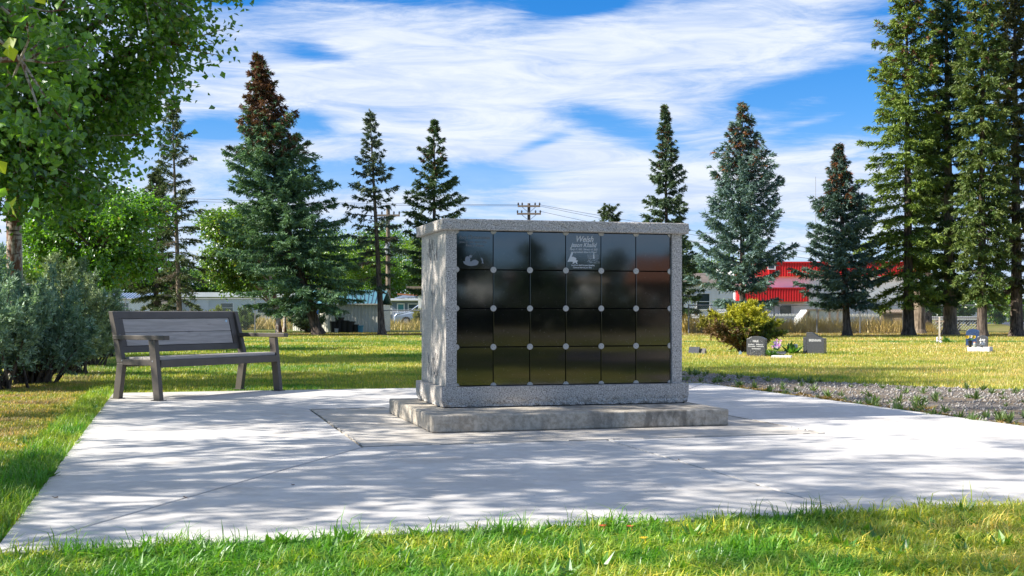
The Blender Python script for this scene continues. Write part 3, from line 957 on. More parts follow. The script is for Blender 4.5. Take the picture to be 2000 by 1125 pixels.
def broadleaf(name, label, base, H, lobes_n, cc, cr, tips, per, ls, tr, seed, c1, c2, z_trunk=None, bark='bark', group=None, yellow=.02, spread=.26, aspect=.8, lean=(0, 0), cat='tree', limb=True, hollow=.35, trunk_top=.8, extra=None, kmin=2):
    """cc/cr: centre and radii of the crown, relative to the base"""
    rs = np.random.RandomState(seed)
    root = empty(name, tuple(base), 0, label, cat, group)
    cc = np.array(cc, float); cr = np.array(cr, float)
    tb = Tubes(7)
    n = 12
    s_ = np.linspace(0, 1, n)
    top = np.array([cc[0] * .8 + lean[0], cc[1] * .8 + lean[1], H * trunk_top])
    tp = s_[:, None] * top[None]; tp[:, 0] += np.sin(s_ * 5) * .02 * H * .3; 
    tp[:, :2] *= (s_[:, None] ** .6)
    rad = tr * (1 - s_ * .8); rad[0] *= 1.3
    tb.add(tp, rad)
    # lobes
    d = norm(rs.normal(0, 1, (lobes_n, 3))); r = rs.uniform(.35, .82, (lobes_n, 1))
    LC = cc + d * r * cr
    if extra is not None: LC = np.concatenate([LC, np.array(extra, float)])
    nl = len(LC)
    LR = rs.uniform(.26, .42, nl) * cr.mean()
    LR[lobes_n:] *= .72
    for i in range(nl):
        k = int(np.clip((LC[i, 2] - cr[2] * .45) / (H * trunk_top) * n, kmin, n - 1))
        a = tp[k]; b = LC[i]; mid = (a + b) / 2 + rs.normal(0, .05, 3) * cr.mean() + [0, 0, .08 * cr[2]]
        q = np.linspace(0, 1, 6)[:, None]
        c_ = (1 - q) ** 2 * a + 2 * q * (1 - q) * mid + q ** 2 * b
        if limb: tb.add(c_, np.linspace(rad[k] * .5, .018 + tr * .04, 6))
    tri = Tris()
    per_l = tips // nl
    PP, AA = [], []
    for i in range(nl):
        d = norm(rs.normal(0, 1, (per_l, 3))); rr = LR[i] * rs.uniform(hollow, 1.15, (per_l, 1)) * np.array([1.15, 1.15, .9])
        T = LC[i] + d * rr
        for j in range(0, per_l, 2 if limb else 1000):
            m_ = (LC[i] + T[j]) / 2 + rs.normal(0, .04, 3)
            if limb: tb.add([LC[i], m_, T[j]], [.014, .009, .004])
        w = rs.uniform(.62, 1.08, (per_l, per, 1))
        pts = LC[i] + (T - LC[i])[:, None] * w + rs.normal(0, spread, (per_l, per, 3)) * np.array([1, 1, .75]) * LR[i] * .55
        PP.append(pts.reshape(-1, 3))
    P = np.concatenate(PP); m = len(P)
    outd = norm((P - cc) / cr)
    ax = norm(rs.normal(0, 1, (m, 3)) * [1, 1, .6] + outd * .4 + [0, 0, -.45])
    nr = norm(rs.normal(0, 1, (m, 3)) * .8 + [0, 0, .7])
    sz = rs.uniform(.65, 1.2, m) * ls
    V = leaf_tris(P, ax, nr, sz, sz * aspect)
    f = np.clip(rs.normal(.45, .3, (m, 1)), 0, 1)
    C = np.array(c1) * (1 - f) + np.array(c2) * f
    y = rs.rand(m) < yellow
    C[y] = np.array([.42, .36, .03]) * rs.uniform(.7, 1.1, (y.sum(), 1))
    tri.add(V, np.concatenate([C, C]))
    tb.build('trunk', M[bark], root)
    tri.build('crown', M['leaf'], root)
    return root


def feathery(name, label, base, Hh, Rr, stems, seed, c1, c2, size=.06, cat='shrub', group=None, twig=.3, upright=.5, fill=1.0, top_col=None, low_col=None, z_bare=.15, oval=1.0):
    """juniper-like or twiggy shrub: fans of stems covered with small scales"""
    rs = np.random.RandomState(seed)
    root = empty(name, tuple(base), 0, label, cat, group)
    tb = Tubes(5); P, A, C = [], [], []
    for i in range(stems):
        az = rs.rand() * 6.283; tilt = (rs.rand() ** .6) * (1.25 - upright * .5)
        if oval < 0: tilt *= .5
        Lb = 1.0 / max(.35, math.sqrt((sin(tilt) / Rr) ** 2 + (cos(tilt) / Hh) ** 2)) * rs.uniform(.75, 1.1)
        Lb = min(Lb, 1.15 * max(Hh, Rr))
        hd = np.array([cos(az) * sin(tilt), sin(az) * sin(tilt), cos(tilt)])
        n = 8; s_ = np.linspace(0, 1, n)
        pts = hd[None] * (s_ * Lb)[:, None]
        pts[:, 2] += .10 * Lb * np.sin(s_ * pi) * (1 if tilt > .6 else 0)
        pts[:, :2] += rs.normal(0, (.20 if upright > .5 else .04) * Rr, 2)
        pts[:, 0] += rs.normal(0, .05) * Lb * s_ ** 2; pts[:, 1] += rs.normal(0, .05) * Lb * s_ ** 2
        tb.add(pts, np.linspace(.012 + .008 * Lb, .003, n))
        m = int(26 * Lb * fill / .6)
        sp = rs.uniform(z_bare, 1, m) ** .75
        bp = np.stack([np.interp(sp, s_, pts[:, k]) for k in range(3)], 1)
        td = norm(hd[None] * rs.uniform(.5, 1.1, (m, 1)) + rs.normal(0, .55, (m, 3)) + [0, 0, .15])
        tl = twig * (1.1 - sp * .6) * rs.uniform(.5, 1.2, m)
        ns = 6; q = (np.arange(ns) + .5) / ns
        pp = bp[:, None] + td[:, None] * (tl[:, None] * q)[..., None]
        P.append(pp.reshape(-1, 3)); A.append(np.repeat(td, ns, 0))
        f = np.clip(rs.normal(.4, .25, (m, 1)), 0, 1)
        c = np.array(c1) * (1 - f) + np.array(c2) * f
        if top_col is not None:
            hz = bp[:, 2:3] / Hh
            k_ = np.clip((hz + rs.normal(0, .12, (m, 1)) - .42) / .3, 0, 1)
            c = c * (1 - k_) + np.array(top_col) * k_ * rs.uniform(.8, 1.2, (m, 1))
        if low_col is not None:
            hz = bp[:, 2:3] / Hh
            k_ = np.clip((.46 - hz + rs.normal(0, .15, (m, 1)) - bp[:, 0:1] * .4) / .22, 0, 1)
            c = c * (1 - k_) + np.array(low_col) * k_ * rs.uniform(.7, 1.3, (m, 1))
        C.append(np.repeat(c, ns, 0))
    P = np.concatenate(P); A = np.concatenate(A); C = np.concatenate(C); n = len(P)
    P[:, 2] = np.maximum(P[:, 2], .02)
    tri = Tris()
    for k in range(3):
        ax = norm(A + rs.normal(0, .5, (n, 3)))
        sd_ = norm(np.cross(ax, rs.normal(0, 1, (n, 3))))
        b = P + rs.normal(0, .012, (n, 3)); Lk = rs.uniform(.6, 1.3, (n, 1)) * size
        V = np.stack([b - sd_ * Lk * .22, b + sd_ * Lk * .22, b + ax * Lk], 1)
        tri.add(V, C * rs.uniform(.75, 1.25, (n, 1)))
    tb.build('stems', M['bark'], root)
    tri.build('foliage', M['needle'], root)
    return root

# ================================================================== conifers across the lawn
BG1, BG2 = (.060, .115, .105), (.20, .30, .27)       # blue-green
DG1, DG2 = (.055, .105, .040), (.18, .25, .08)         # dark green
YG1, YG2 = (.070, .135, .030), (.26, .34, .055)        # yellow green
def HT(py, D): return Z(py, D) - GZ

spruce('spruce_tree', 'thin tall spruce with bare leggy lower boughs rising behind the bench', 352, 50, HT(185, 50), 1.55, 11, DG1, (.13, .15, .055), z0=1.5, sparse=.55, dead=.35, droop=.55, tr=.13, lean=(-.35, 0), twl=.38, dens=.9, prof=.62, bark='bark_pale', gap=.42, size=.8)
spruce('spruce_tree', 'dense dark spruce just left of the thin leggy spruce', 305, 58, HT(330, 58), 1.6, 12, DG1, (.12, .13, .05), z0=1.3, droop=.4, tr=.16, prof=.6, sparse=.2)
spruce('spruce_tree', 'large full spruce with brown cone-laden top and crooked leaning trunk beside the shed', 622, 50, HT(100, 50), 3.25, 13, (.055, .12, .07), (.20, .33, .17), z0=1.3, top_cone=1.1, lean=(-2.5, 0), bend=-.35, tr=.24, droop=.32, prof=.92, gap=.27, twl=.44, nb=9, dens=1.0)
spruce('spruce_tree', 'slender spruce with thin brown lower boughs right of the shed', 746, 50, HT(213, 50), 1.55, 14, (.045, .08, .055), (.16, .20, .12), z0=2.0, sparse=.45, dead=.6, droop=.38, tr=.15, lean=(-.5, 0), prof=.78, dens=.6, gap=.4)
spruce('spruce_tree', 'slim green spruce half hidden behind the left end of the memorial wall', 848, 52, HT(234, 52), 1.9, 15, DG1, (.09, .14, .06), z0=1.9, top_cone=.12, droop=.15, tr=.15, prof=.85, gap=.42, dens=.9)
spruce('spruce_tree', 'narrow pointed spruce just above the right half of the memorial wall', 1305, 54, HT(205, 54), 1.6, 16, (.045, .09, .06), (.15, .21, .11), z0=1.2, top_cone=.12, droop=.25, tr=.14, lean=(-.15, 0), prof=.88, gap=.33)
spruce('spruce_tree', 'tall open blue spruce behind the yellow-green bush', 1450, 46, HT(203, 46), 2.5, 17, BG1, BG2, z0=1.25, top_cone=.3, cone=(.24, .10, .04), droop=.06, tr=.15, prof=1.0, gap=.36, twl=.40, dens=1.1, up0=.5, nb=7)
spruce('spruce_tree', 'smaller blue spruce with brown tip in front of the red and white building', 1655, 48, HT(283, 48), 2.1, 18, BG1, (.12, .19, .15), z0=1.3, top_cone=.35, cone=(.22, .09, .04), droop=.12, tr=.17, lean=(-.35, 0), prof=.95, gap=.30, twl=.40, dens=1.15, nb=8)
spruce('spruce_tree', 'very tall spruce with drooping yellow-green boughs, first of the right group', 1775, 49, 14.6, 2.05, 19, YG1, YG2, z0=1.6, droop=.6, tr=.24, prof=.40, gap=.40, twl=.50, sparse=.2, top_cone=.2, lean=(-.1, 0), dens=1.0)
spruce('spruce_tree', 'very tall dark spruce with pale lower trunk, second of the right group', 1856, 50, 15.5, 1.5, 20, DG1, (.11, .15, .05), z0=1.7, droop=.5, tr=.30, prof=.36, gap=.36, dens=1.0, bark='bark_pale', twl=.4, lean=(-.2, 0), sparse=.15)
spruce('spruce_tree', 'very tall narrow mossy green spruce behind the flower-decked headstone', 1918, 46, 14.3, 1.3, 21, YG1, (.17, .21, .05), z0=1.6, droop=.75, tr=.20, prof=.34, gap=.32, twl=.42, top_cone=.1)
spruce('spruce_tree', 'tall spruce with brownish twiggy boughs cut by the right photo edge', 1986, 47, 14.5, 1.65, 22, (.06, .075, .03), (.19, .18, .07), z0=1.9, droop=.55, tr=.26, prof=.38, gap=.36, dens=.95, dead=.35, sparse=.25, lean=(-.1, 0))
spruce('spruce_tree', 'dark spruce filling in behind the first two very tall spruces', 1812, 57, 9.5, 1.5, 23, DG1, (.08, .12, .05), z0=1.4, droop=.5, tr=.22, prof=.5, gap=.42, bark='bark')
spruce('spruce_tree', 'short broken-topped young spruce peeking over the memorial wall', 1190, 62, HT(400, 62), 1.15, 24, DG1, (.11, .14, .06), z0=1.5, droop=.0, tr=.10, prof=.35, gap=.4, dens=.8, twl=.4)
spruce('spruce_tree', 'dark spruce peeking out at the right edge of the memorial wall', 1332, 60, HT(455, 60), 1.2, 27, DG1, (.08, .13, .06), z0=.8, droop=.4, tr=.12, prof=.5, gap=.35)

# ================================================================== broadleaf trees
GA1, GA2 = (.055, .15, .018), (.22, .42, .035)
broadleaf('poplar_tree', 'big poplar with peeling white and brown bark over the bluish junipers', (-6.95, 17.2, GZ), 11.5, 40, (-.5, -.9, 6.9), (3.0, 3.6, 4.5), 3300, 28, .095, .125, 31, GA1, GA2, bark='birch', yellow=.006, spread=.24, lean=(.2, 0), trunk_top=.85, hollow=.3, kmin=4,
          extra=[(-.3, -1.8, 2.9), (.8, -1.8, 2.8), (-1.2, -1.8, 3.0), (1.0, -1.5, 2.7), (.2, -1.9, 3.6), (-2.0, -1.6, 3.3), (-.8, -2.2, 3.6), (2.3, -1.0, 4.5), (2.5, -1.5, 5.4), (1.7, -1.0, 3.8), (1.1, -1.2, 3.2), (2.4, -2.0, 4.9), (-.6, -1.4, 3.0), (.5, -1.2, 3.4), (-.4, -.5, 4.2), (1.2, -2.0, 4.4), (.2, -2.2, 4.6), (-1.4, -1.5, 3.4), (1.0, .8, 3.6), (1.5, -.2, 4.2), (-1.0, -2.2, 4.2), (.6, -2.4, 3.7), (-1.6, .2, 3.9)])
broadleaf('poplar_tree', 'near poplar whose leaves hang in the top left corner', (-8.9, 9.9, GZ), 11, 26, (.8, 0, 6.6), (3.6, 3.6, 3.2), 560, 44, .09, .16, 32, GA1, GA2, bark='birch', yellow=.01, spread=.16, extra=[(4.7, .6, 3.1), (4.3, 1.0, 3.7)])
pc = broadleaf('poplar_tree', 'nearest poplar, with bright leaf sprigs dangling at the left photo edge', (-8.6, 5.6, GZ), 10, 24, (1.0, 0, 6.3), (3.9, 2.8, 2.9), 360, 44, .09, .15, 33, GA1, GA2, bark='birch', spread=.15)
for i, (x_, y_) in enumerate(((-1.6, -1.6), (1.0, -6.6), (4.6, -13.0), (9.0, -21.5), (15.0, -34.0))):
    broadleaf('poplar_tree', ['nearest', 'second', 'third', 'fourth', 'farthest'][i] + ' of the five poplars behind the viewer whose shade darkens the mirrored lawn', (x_, y_, GZ), 9, 16, (0, 0, 6.0), (3.4, 3.6, 2.8), 1100, 26, .16, .15, 60 + i, GA1, GA2, bark='birch', spread=.26, limb=False, group='poplars behind the viewer')
# two thin branches of the nearest poplar that dangle into the picture
rs = np.random.RandomState(5); tb = Tubes(5); leaves = []
BO = np.array([-8.6, 5.6, GZ])
for (px, py, D, nlv, fr_) in ((12, 85, 5.4, 22, (-5.2, 5.8, 4.2)), (14, 412, 5.7, 24, (-5.0, 6.0, 3.8)), (95, -15, 7.0, 26, (-5.4, 6.4, 4.8))):
    e = np.array([X(px, D), D, Z(py, D)]); a_ = np.array(fr_); q_ = np.linspace(0, 1, 9)[:, None]
    c_ = a_ * (1 - q_) + e * q_; c_[:, 2] += .35 * np.sin(q_[:, 0] * pi)
    tb.add(c_ - BO, np.linspace(.012, .002, 9))
    for k in range(nlv):
        k_ = rs.uniform(.82, 1.03)
        leaves.append(np.array([np.interp(k_, q_[:, 0], c_[:, j]) for j in range(3)]) + rs.normal(0, .05, 3) - BO)
br = tb.build('branch', M['bark'], pc)
lme = None
lm = [foliage('bright poplar leaf', .55, .05), foliage('poplar leaf', .55, .05)]
for i, p_ in enumerate(leaves):
    if i < 2:
        V = leaf_tris(np.zeros((1, 3)), np.array([[0, 0, -1.]]), np.array([[0, -1., 0]]), np.array([.075]), np.array([.070]), .10)
        C = np.array([(.22, .40, .03), (.48, .52, .04)][i])
        o = np_mesh('leaf', V.reshape(-1, 3), np.arange(6).reshape(-1, 3), lm[i], br, np.tile(C, (6, 1)))
        lme = (lme or []) + [o.data]
    else: o = link('leaf', lme[i % 2], None, br)
    o.location = p_; o.rotation_euler = (rs.normal(0, .5), rs.normal(0, .6), rs.uniform(-1.2, 1.2)); o.scale = [rs.uniform(.7, 1.15)] * 3
broadleaf('poplar_tree', 'poplar outside the left photo edge whose shade falls on the lawn behind the bench', (-13.4, 22.8, GZ), 10, 24, (.4, 0, 6.0), (3.0, 3.2, 3.4), 1200, 26, .13, .15, 38, GA1, GA2, bark='birch', spread=.22)
broadleaf('maple_tree', 'round bright green broadleaf tree behind the junipers', (X(190, 30), 30, GZ), 5.2, 22, (.1, 0, 2.9), (1.9, 1.8, 1.9), 1100, 26, .10, .12, 34, (.06, .16, .015), (.20, .40, .035), spread=.32)
broadleaf('birch_tree', 'pale green birch with light trunk beside the large leaning spruce', (X(545, 55), 55, GZ), 7.0, 20, (-1.9, 0, 3.9), (1.9, 1.6, 2.9), 900, 22, .13, .13, 35, (.07, .16, .02), (.19, .31, .04), bark='birch', spread=.30, yellow=.02)
broadleaf('birch_tree', 'second pale birch trunk with small crown beside the shed', (X(556, 57), 57, GZ), 4.0, 10, (.1, 0, 2.6), (1.2, 1.0, 1.3), 240, 18, .12, .09, 36, (.06, .14, .02), (.16, .27, .04), bark='birch')

# forest edge far behind: separate crowns
rs = np.random.RandomState(77)
spots = [(20, 60, 470), (75, 75, 430), (140, 65, 455), (230, 62, 475), (275, 80, 500), (400, 95, 520), (450, 120, 500), (490, 135, 470), (660, 110, 425), (700, 125, 455), (735, 115, 440),
         (785, 130, 428), (820, 115, 432), (870, 120, 430), (905, 130, 425), (640, 140, 440), (1390, 120, 470), (1345, 105, 520), (1945, 95, 560), (1890, 85, 570), (1985, 90, 545), (1830, 100, 560), (330, 90, 505), (365, 105, 500), (600, 120, 430), (560, 135, 440)]
looks = ['yellow-green', 'dark green', 'bright green', 'bluish green']
where = ['at the left photo edge', 'behind the white-barked poplar trunk', 'behind the round broadleaf tree', 'right of the round broadleaf tree', 'behind the dense dark spruce', 'right of the thin leggy spruce', 'behind the white mobile home', 'behind the pale birch',
         'between leaning spruce and slender spruce', 'left of the slender spruce', 'right behind the slender spruce', 'between slender spruce and memorial wall', 'touching the left end of the memorial wall cap', 'above the left corner of the cap', 'just over the cap near its left corner', 'behind the leaning spruce',
         'between memorial wall and open blue spruce', 'at the right edge of the memorial wall', 'behind the second spruce from the right edge', 'behind the white lattice deck', 'at the right photo edge beyond the driveway', 'behind the tall dark spruce', 'just left of the thin leggy spruce trunk', 'just right of the thin leggy spruce trunk', 'behind the right half of the leaning spruce', 'behind the shed roof']
for i, (px, D, py) in enumerate(spots):
    D = max(D, 120) if 200 < px < 580 else D
    H = HT(py, D); k = i % 4
    c1, c2 = [((.09, .18, .02), (.26, .40, .04)), ((.04, .10, .02), (.11, .22, .04)), ((.07, .18, .02), (.20, .36, .035)), ((.05, .12, .03), (.14, .26, .06))][k]
    w = max(1.6, H * rs.uniform(.42, .56))
    broadleaf('background_tree', '%s broadleaf tree %s' % (looks[k], where[i]), (X(px, D), D, GZ), H, 12, (0, 0, H * .55), (w, w * .9, H * .46), 380, 22, .15 * D / 90 + .05, .14, 100 + i, c1, c2, limb=False, group='broadleaf trees of the forest edge', spread=.45)

# ================================================================== shrubs
JU1, JU2 = (.14, .24, .17), (.44, .58, .42)
JL1, JL2 = (.18, .25, .15), (.50, .58, .34)
jun = [(-25, 14.6, 1.45, 1.0, JU1, JU2, 'dark bluish juniper at the left photo edge'),
       (62, 15.8, 1.42, .70, JU1, JU2, 'bluish juniper in front of the peeling poplar trunk'),
       (128, 18.5, 1.75, .62, JL1, JL2, 'tallest pale sage juniper, middle of the juniper row'),
       (168, 21.5, 1.60, .75, JL1, (.20, .27, .17), 'pale juniper with bare twisted stem left of the bench'),
       (198, 25.5, 1.45, .6, JU1, JU2, 'farthest bluish juniper just behind the bench end')]
for i, (px, D, h, r, c1, c2, lb) in enumerate(jun):
    feathery('juniper_bush', lb, (X(px, D), D, GZ), h * 1.08, r * .9, 64, 200 + i, c1, c2, .046, 'shrub', 'junipers left of the bench', .25, .75, 1.25, z_bare=.16)
feathery('potentilla_bush', 'round yellow-green bush with rusty brown dead side beside the headstones', (X(1452, 28), 28, GZ), 1.12, .92, 130, 210, (.045, .085, .02), (.13, .20, .03), .05, 'shrub', None, .22, .3, 1.2, top_col=(.46, .44, .035), low_col=(.20, .12, .06))
feathery('shrub', 'low yellowish shrub at the right edge of the memorial wall', (X(1400, 50), 50, GZ), .9, .9, 40, 211, (.16, .17, .03), (.40, .34, .06), .09, 'shrub', None, .3, .3, .8)
feathery('shrub', 'dark leafy shrub against the left wall of the shed', (X(602, 55), 55, GZ), 1.05, .85, 40, 212, (.05, .10, .05), (.20, .27, .16), .09, 'shrub', None, .3, .4, .8)
fb = [(262, 66, .95, (.10, .16, .04), (.30, .30, .08), 'leftmost yellowish shrub behind the left fence'), (318, 66, 1.1, (.14, .20, .03), (.38, .38, .06), 'bright yellow-green shrub behind the fence, left of the thin spruce trunk'), (378, 66, 1.0, (.06, .10, .04), (.2, .25, .1), 'grey-green shrub behind the fence, right of the thin spruce trunk'), (425, 64, 1.15, (.14, .20, .03), (.34, .38, .06), 'round lime shrub behind the fence above the bench back'), (478, 66, 1.1, (.08, .15, .03), (.22, .30, .06), 'green shrub behind the fence at the right bench end'),
      (820, 80, 1.2, (.14, .2, .03), (.42, .33, .06), 'flowering weedy shrub in front of the silver van')]
for i, (px, D, h, c1, c2, lb) in enumerate(fb):
    feathery('shrub', lb, (X(px, D), D, GZ), h, .8 if i < 5 else .5, 34, 220 + i, c1, c2, .11, 'shrub', 'shrubs behind the left fence', .35, .4, .7)

# ================================================================== grass
def in_poly(x, y, poly):
    n = len(poly); ins = np.zeros(x.shape, bool)
    j = n - 1
    for i in range(n):
        xi, yi = poly[i]; xj, yj = poly[j]
        c = ((yi > y) != (yj > y)) & (x < (xj - xi) * (y - yi) / (yj - yi + 1e-12) + xi)
        ins ^= c; j = i
    return ins


def on_pad(x, y, m=0.0):
    uu = x * E1[0] + y * E1[1]; vv = x * E2[0] + y * E2[1]
    return (uu > U0 - m) & (uu < U1 + m) & (vv > V0 - m) & (vv < V1 + m)


def blades(name, label, n, ylo, yhi, xfun, h, w, seed, seg=2, keep=None, tint=(1, 1, 1), power=1.0, lean=.35, straw=.12, hvar=.5, zb=GZ - .004, mg=-.005):
    rs = np.random.RandomState(seed)
    y = ylo + (yhi - ylo) * rs.rand(n) ** power
    xl, xr = xfun(y)
    x = xl + (xr - xl) * rs.rand(n)
    k = ~on_pad(x, y, mg) & ~in_poly(x, y, GRAVEL)
    if keep is not None: k &= keep(x, y, rs)
    x, y = x[k], y[k]; n = len(x)
    cl = .5 + .5 * np.sin(x * 7.3 + np.sin(y * 5.1) * 2) * np.sin(y * 6.7 + np.sin(x * 4.3) * 2)
    hh = h * (1 - hvar / 2 + hvar * rs.rand(n)) * (.75 + .5 * cl)
    a = rs.rand(n) * 6.283; ln = lean * (.2 + rs.rand(n)) 
    dirv = np.stack([np.cos(a), np.sin(a), np.zeros(n)], 1); side = np.stack([-np.sin(a), np.cos(a), np.zeros(n)], 1)
    ww = w * rs.uniform(.6, 1.3, n)[:, None]
    b = np.stack([x, y, np.full(n, zb)], 1); up = np.array([0, 0, 1.])
    tint = np.array(tint)
    C = np.ones((n, 3)) * tint * rs.uniform(.72, 1.35, (n, 1))
    st = rs.rand(n) < straw
    C[st] = C[st] * np.array([2.1, 1.45, 1.6])
    if seg == 1:
        tip = b + up * hh[:, None] + dirv * (ln * hh)[:, None]
        V = np.stack([b - side * ww / 2, b + side * ww / 2, tip], 1)
        return tag(np_mesh(name, V.reshape(-1, 3), np.arange(3 * n).reshape(-1, 3), M['grass'], None, np.repeat(C, 3, 0)), label, 'grass', kind='stuff')
    mid = b + up * (hh * .58)[:, None] + dirv * (ln * hh * .35)[:, None]
    tip = b + up * (hh * (1 - ln * .35))[:, None] + dirv * (ln * hh * 1.25)[:, None]
    V = np.stack([b - side * ww / 2, b + side * ww / 2, mid + side * ww * .42, mid - side * ww * .42, tip], 1)
    i = np.arange(n)[:, None] * 5
    T = np.concatenate([i + [0, 1, 2], i + [0, 2, 3], i + [3, 2, 4]])
    C5 = np.repeat(C, 5, 0)
    return tag(np_mesh(name, V.reshape(-1, 3), T, M['grass'], None, C5), label, 'grass', kind='stuff')

full = lambda m: (lambda y: (-.4167 * y - m, .4167 * y + m))
blades('grass', 'long bright grass along the front edge of the paving', 120000, 3.5, 6.1, full(.35), .066, .0056, 1, 2, lambda x, y, r: (x * E2[0] + y * E2[1] < V0 + .01) & ((x * E1[0] + y * E1[1] > U0 - .2) | (y < 5.4)), tint=(1.05, 1.25, 1.0), power=1.2, lean=1.05, straw=.22, hvar=1.1)
blades('grass', 'taller grass fringe spilling over the front paving edge', 15000, 3.5, 6.6, full(.35), .085, .0045, 6, 2, lambda x, y, r: (np.abs(x * E2[0] + y * E2[1] - V0 + .03) < .02 + .05 * (1 + np.sin(x * 9) * np.sin(x * 23))), tint=(1.0, 1.15, .9), lean=1.0, straw=.12, hvar=1.1, mg=-.06, zb=-.02)
def lk(x, y, r): return (x * E1[0] + y * E1[1] < U0 + .01)
blades('grass', 'patchy grass and litter left of the paving', 70000, 4.9, 16, lambda y: (-.4167 * y - .4, -.2754 * y - .64), .05, .006, 2, 2, lk, tint=(.95, .95, .95), lean=.7, straw=.3)
blades('grass', 'green grass fringe along the left paving edge', 16000, 4.8, 14.6, lambda y: (-.2754 * y - .64 - .32, -.2754 * y - .585), .075, .005, 3, 2, lk, tint=(.9, 1.15, .8), lean=.9, straw=.05, hvar=1.1, mg=-.04, zb=-.025)
blades('grass', 'shaded lawn behind the bench and the memorial wall', 230000, 13.5, 27, full(.8), .04, .009, 4, 1, None, lean=.6, tint=(1.05, 1.1, 1), power=1.15)
blades('grass', 'open yellowed lawn between the headstones', 300000, 26, 56, full(1.5), .05, .02, 5, 1, None, lean=.5, tint=(1.05, 1.05, 1), power=1.1)


def tallgrass(name, label, boxes, n, h, w, seed, c1, c2):
    rs = np.random.RandomState(seed); tri = Tris()
    for (xa, xb, ya, yb, hm) in boxes:
        m = int(n * (xb - xa))
        x = rs.uniform(xa, xb, m); y = rs.uniform(ya, yb, m)
        cl = .6 + .4 * np.sin(x * 1.7 + seed) * np.sin(x * 4.1)
        hh = h * hm * rs.uniform(.5, 1.2, m) * (.7 + .5 * cl)
        b = np.stack([x, y, np.full(m, GZ)], 1)
        d = rs.normal(0, .35, (m, 3)); d[:, 2] = 1
        tip = b + d * hh[:, None]
        s_ = np.stack([np.ones(m), rs.normal(0, .5, m), np.zeros(m)], 1) * w
        f = rs.rand(m, 1)
        tri.add(np.stack([b - s_, b + s_, tip], 1), np.array(c1) * (1 - f) + np.array(c2) * f)
    return tag(tri.build(name, M['needle']), label, 'grass', kind='stuff')
tallgrass('tall_grass', 'tall dry golden grass along the right fence', [(X(1335, 55), X(1560, 55), 54.6, 56.5, 1.0), (X(1560, 55), X(1770, 55), 54.6, 56.5, .95), (X(1770, 56), X(1830, 56), 55.5, 57, .6)], 420, .72, .016, 1, (.40, .27, .07), (.60, .46, .14))
tallgrass('tall_grass', 'dry golden grass strip behind the left fence', [(X(440, 68), X(575, 68), 67, 70, 1.0), (X(755, 68), X(830, 68), 64, 68, .7)], 300, .8, .02, 2, (.40, .28, .08), (.55, .45, .15))

# weeds: broad leaves in the near grass and tufts in the gravel
def rosettes(name, label, pts, seed, L, Wd, c1, c2, nl=9, tilt=.6):
    rs = np.random.RandomState(seed); tri = Tris()
    for (x, y, s_) in pts:
        a = rs.rand(nl) * 6.283; t_ = rs.uniform(.2, 1, nl) * tilt
        ax = np.stack([np.cos(a) * np.cos(t_), np.sin(a) * np.cos(t_), np.sin(t_)], 1)
        P = np.tile(np.array([x, y, GZ + .004]), (nl, 1)) + rs.normal(0, .008, (nl, 3)) * [1, 1, .1]
        V = leaf_tris(P, ax, norm(rs.normal(0, .2, (nl, 3)) + [0, 0, 1]), rs.uniform(.6, 1.2, nl) * L * s_, rs.uniform(.7, 1.2, nl) * Wd * s_, .2)
        f = rs.rand(nl, 1); C = np.array(c1) * (1 - f) + np.array(c2) * f
        tri.add(V, np.concatenate([C, C]))
    return tag(tri.build(name, M['weed']), label, 'weeds', kind='stuff')
rs = np.random.RandomState(8)
pts = []
for i in range(420):
    y = rs.uniform(3.9, 6.0); x = rs.uniform(-.42 * y, .42 * y)
    if (x * E2[0] + y * E2[1]) < V0 - .03: pts.append((x, y, rs.uniform(.6, 1.15)))
for px, py in ((1178, 1010), (1100, 1025), (690, 1040), (1590, 1000), (1520, 1008), (350, 1062)):
    D = DG(py) - .12; 
    for j in range(5): pts.append((X(px, D) + rs.normal(0, .05), D + rs.normal(0, .03), .8))
rosettes('weeds', 'broad-leaved dandelion and clover weeds in the near grass', pts, 3, .085, .032, (.06, .19, .018), (.20, .40, .035), 9, 1.1)
pts = []
for i in range(60):
    y = rs.uniform(4.8, 12); x = -.2754 * y - .68 - abs(rs.normal(0, .25)); pts.append((x, y, rs.uniform(.6, 1.3)))
rosettes('weeds', 'broad-leaved weeds left of the paving', pts, 4, .09, .035, (.05, .15, .015), (.18, .32, .03), 8, .9)
rs = np.random.RandomState(15); pts = []
while len(pts) < 260:
    y = rs.uniform(8, 19.5); x = rs.uniform(1, 8)
    if in_poly(np.array([x]), np.array([y]), GRAVEL)[0] and (rs.rand() < .3 or x * E1[0] + y * E1[1] < U1 + rs.exponential(.35)):
        pts.append((x, y, rs.uniform(.5, 1.5)))
rosettes('weeds', 'scattered weeds growing in the gravel path', pts, 6, .085, .018, (.07, .13, .03), (.20, .27, .09), 16, 1.35)
# rusty dried ground cover along the paving edge by the gravel
pts = [(E1[0] * (U1 + .10 + abs(rs.normal(0, .12))) + E2[0] * v_, E1[1] * (U1 + .10) + E2[1] * v_, rs.uniform(.6, 1.2)) for v_ in rs.uniform(7.0, 14, 120)]
rosettes('weeds', 'dried rusty ground cover between paving and gravel', pts, 7, .07, .02, (.20, .11, .04), (.36, .26, .08), 16, .6)
rs = np.random.RandomState(31); pts = []
while len(pts) < 2600:
    y = rs.uniform(9, 20); x = rs.uniform(1.2, 8.4)
    if x < .45 * y and in_poly(np.array([x]), np.array([y]), GRAVEL)[0] and not on_pad(np.array([x]), np.array([y]))[0]: pts.append((x, y))
V, T = [], []
ico = np.array([(1, 0, 0), (-1, 0, 0), (0, 1, 0), (0, -1, 0), (0, 0, 1), (0, 0, -1)], float)
tf = [(0, 2, 4), (2, 1, 4), (1, 3, 4), (3, 0, 4), (2, 0, 5), (1, 2, 5), (3, 1, 5), (0, 3, 5)]
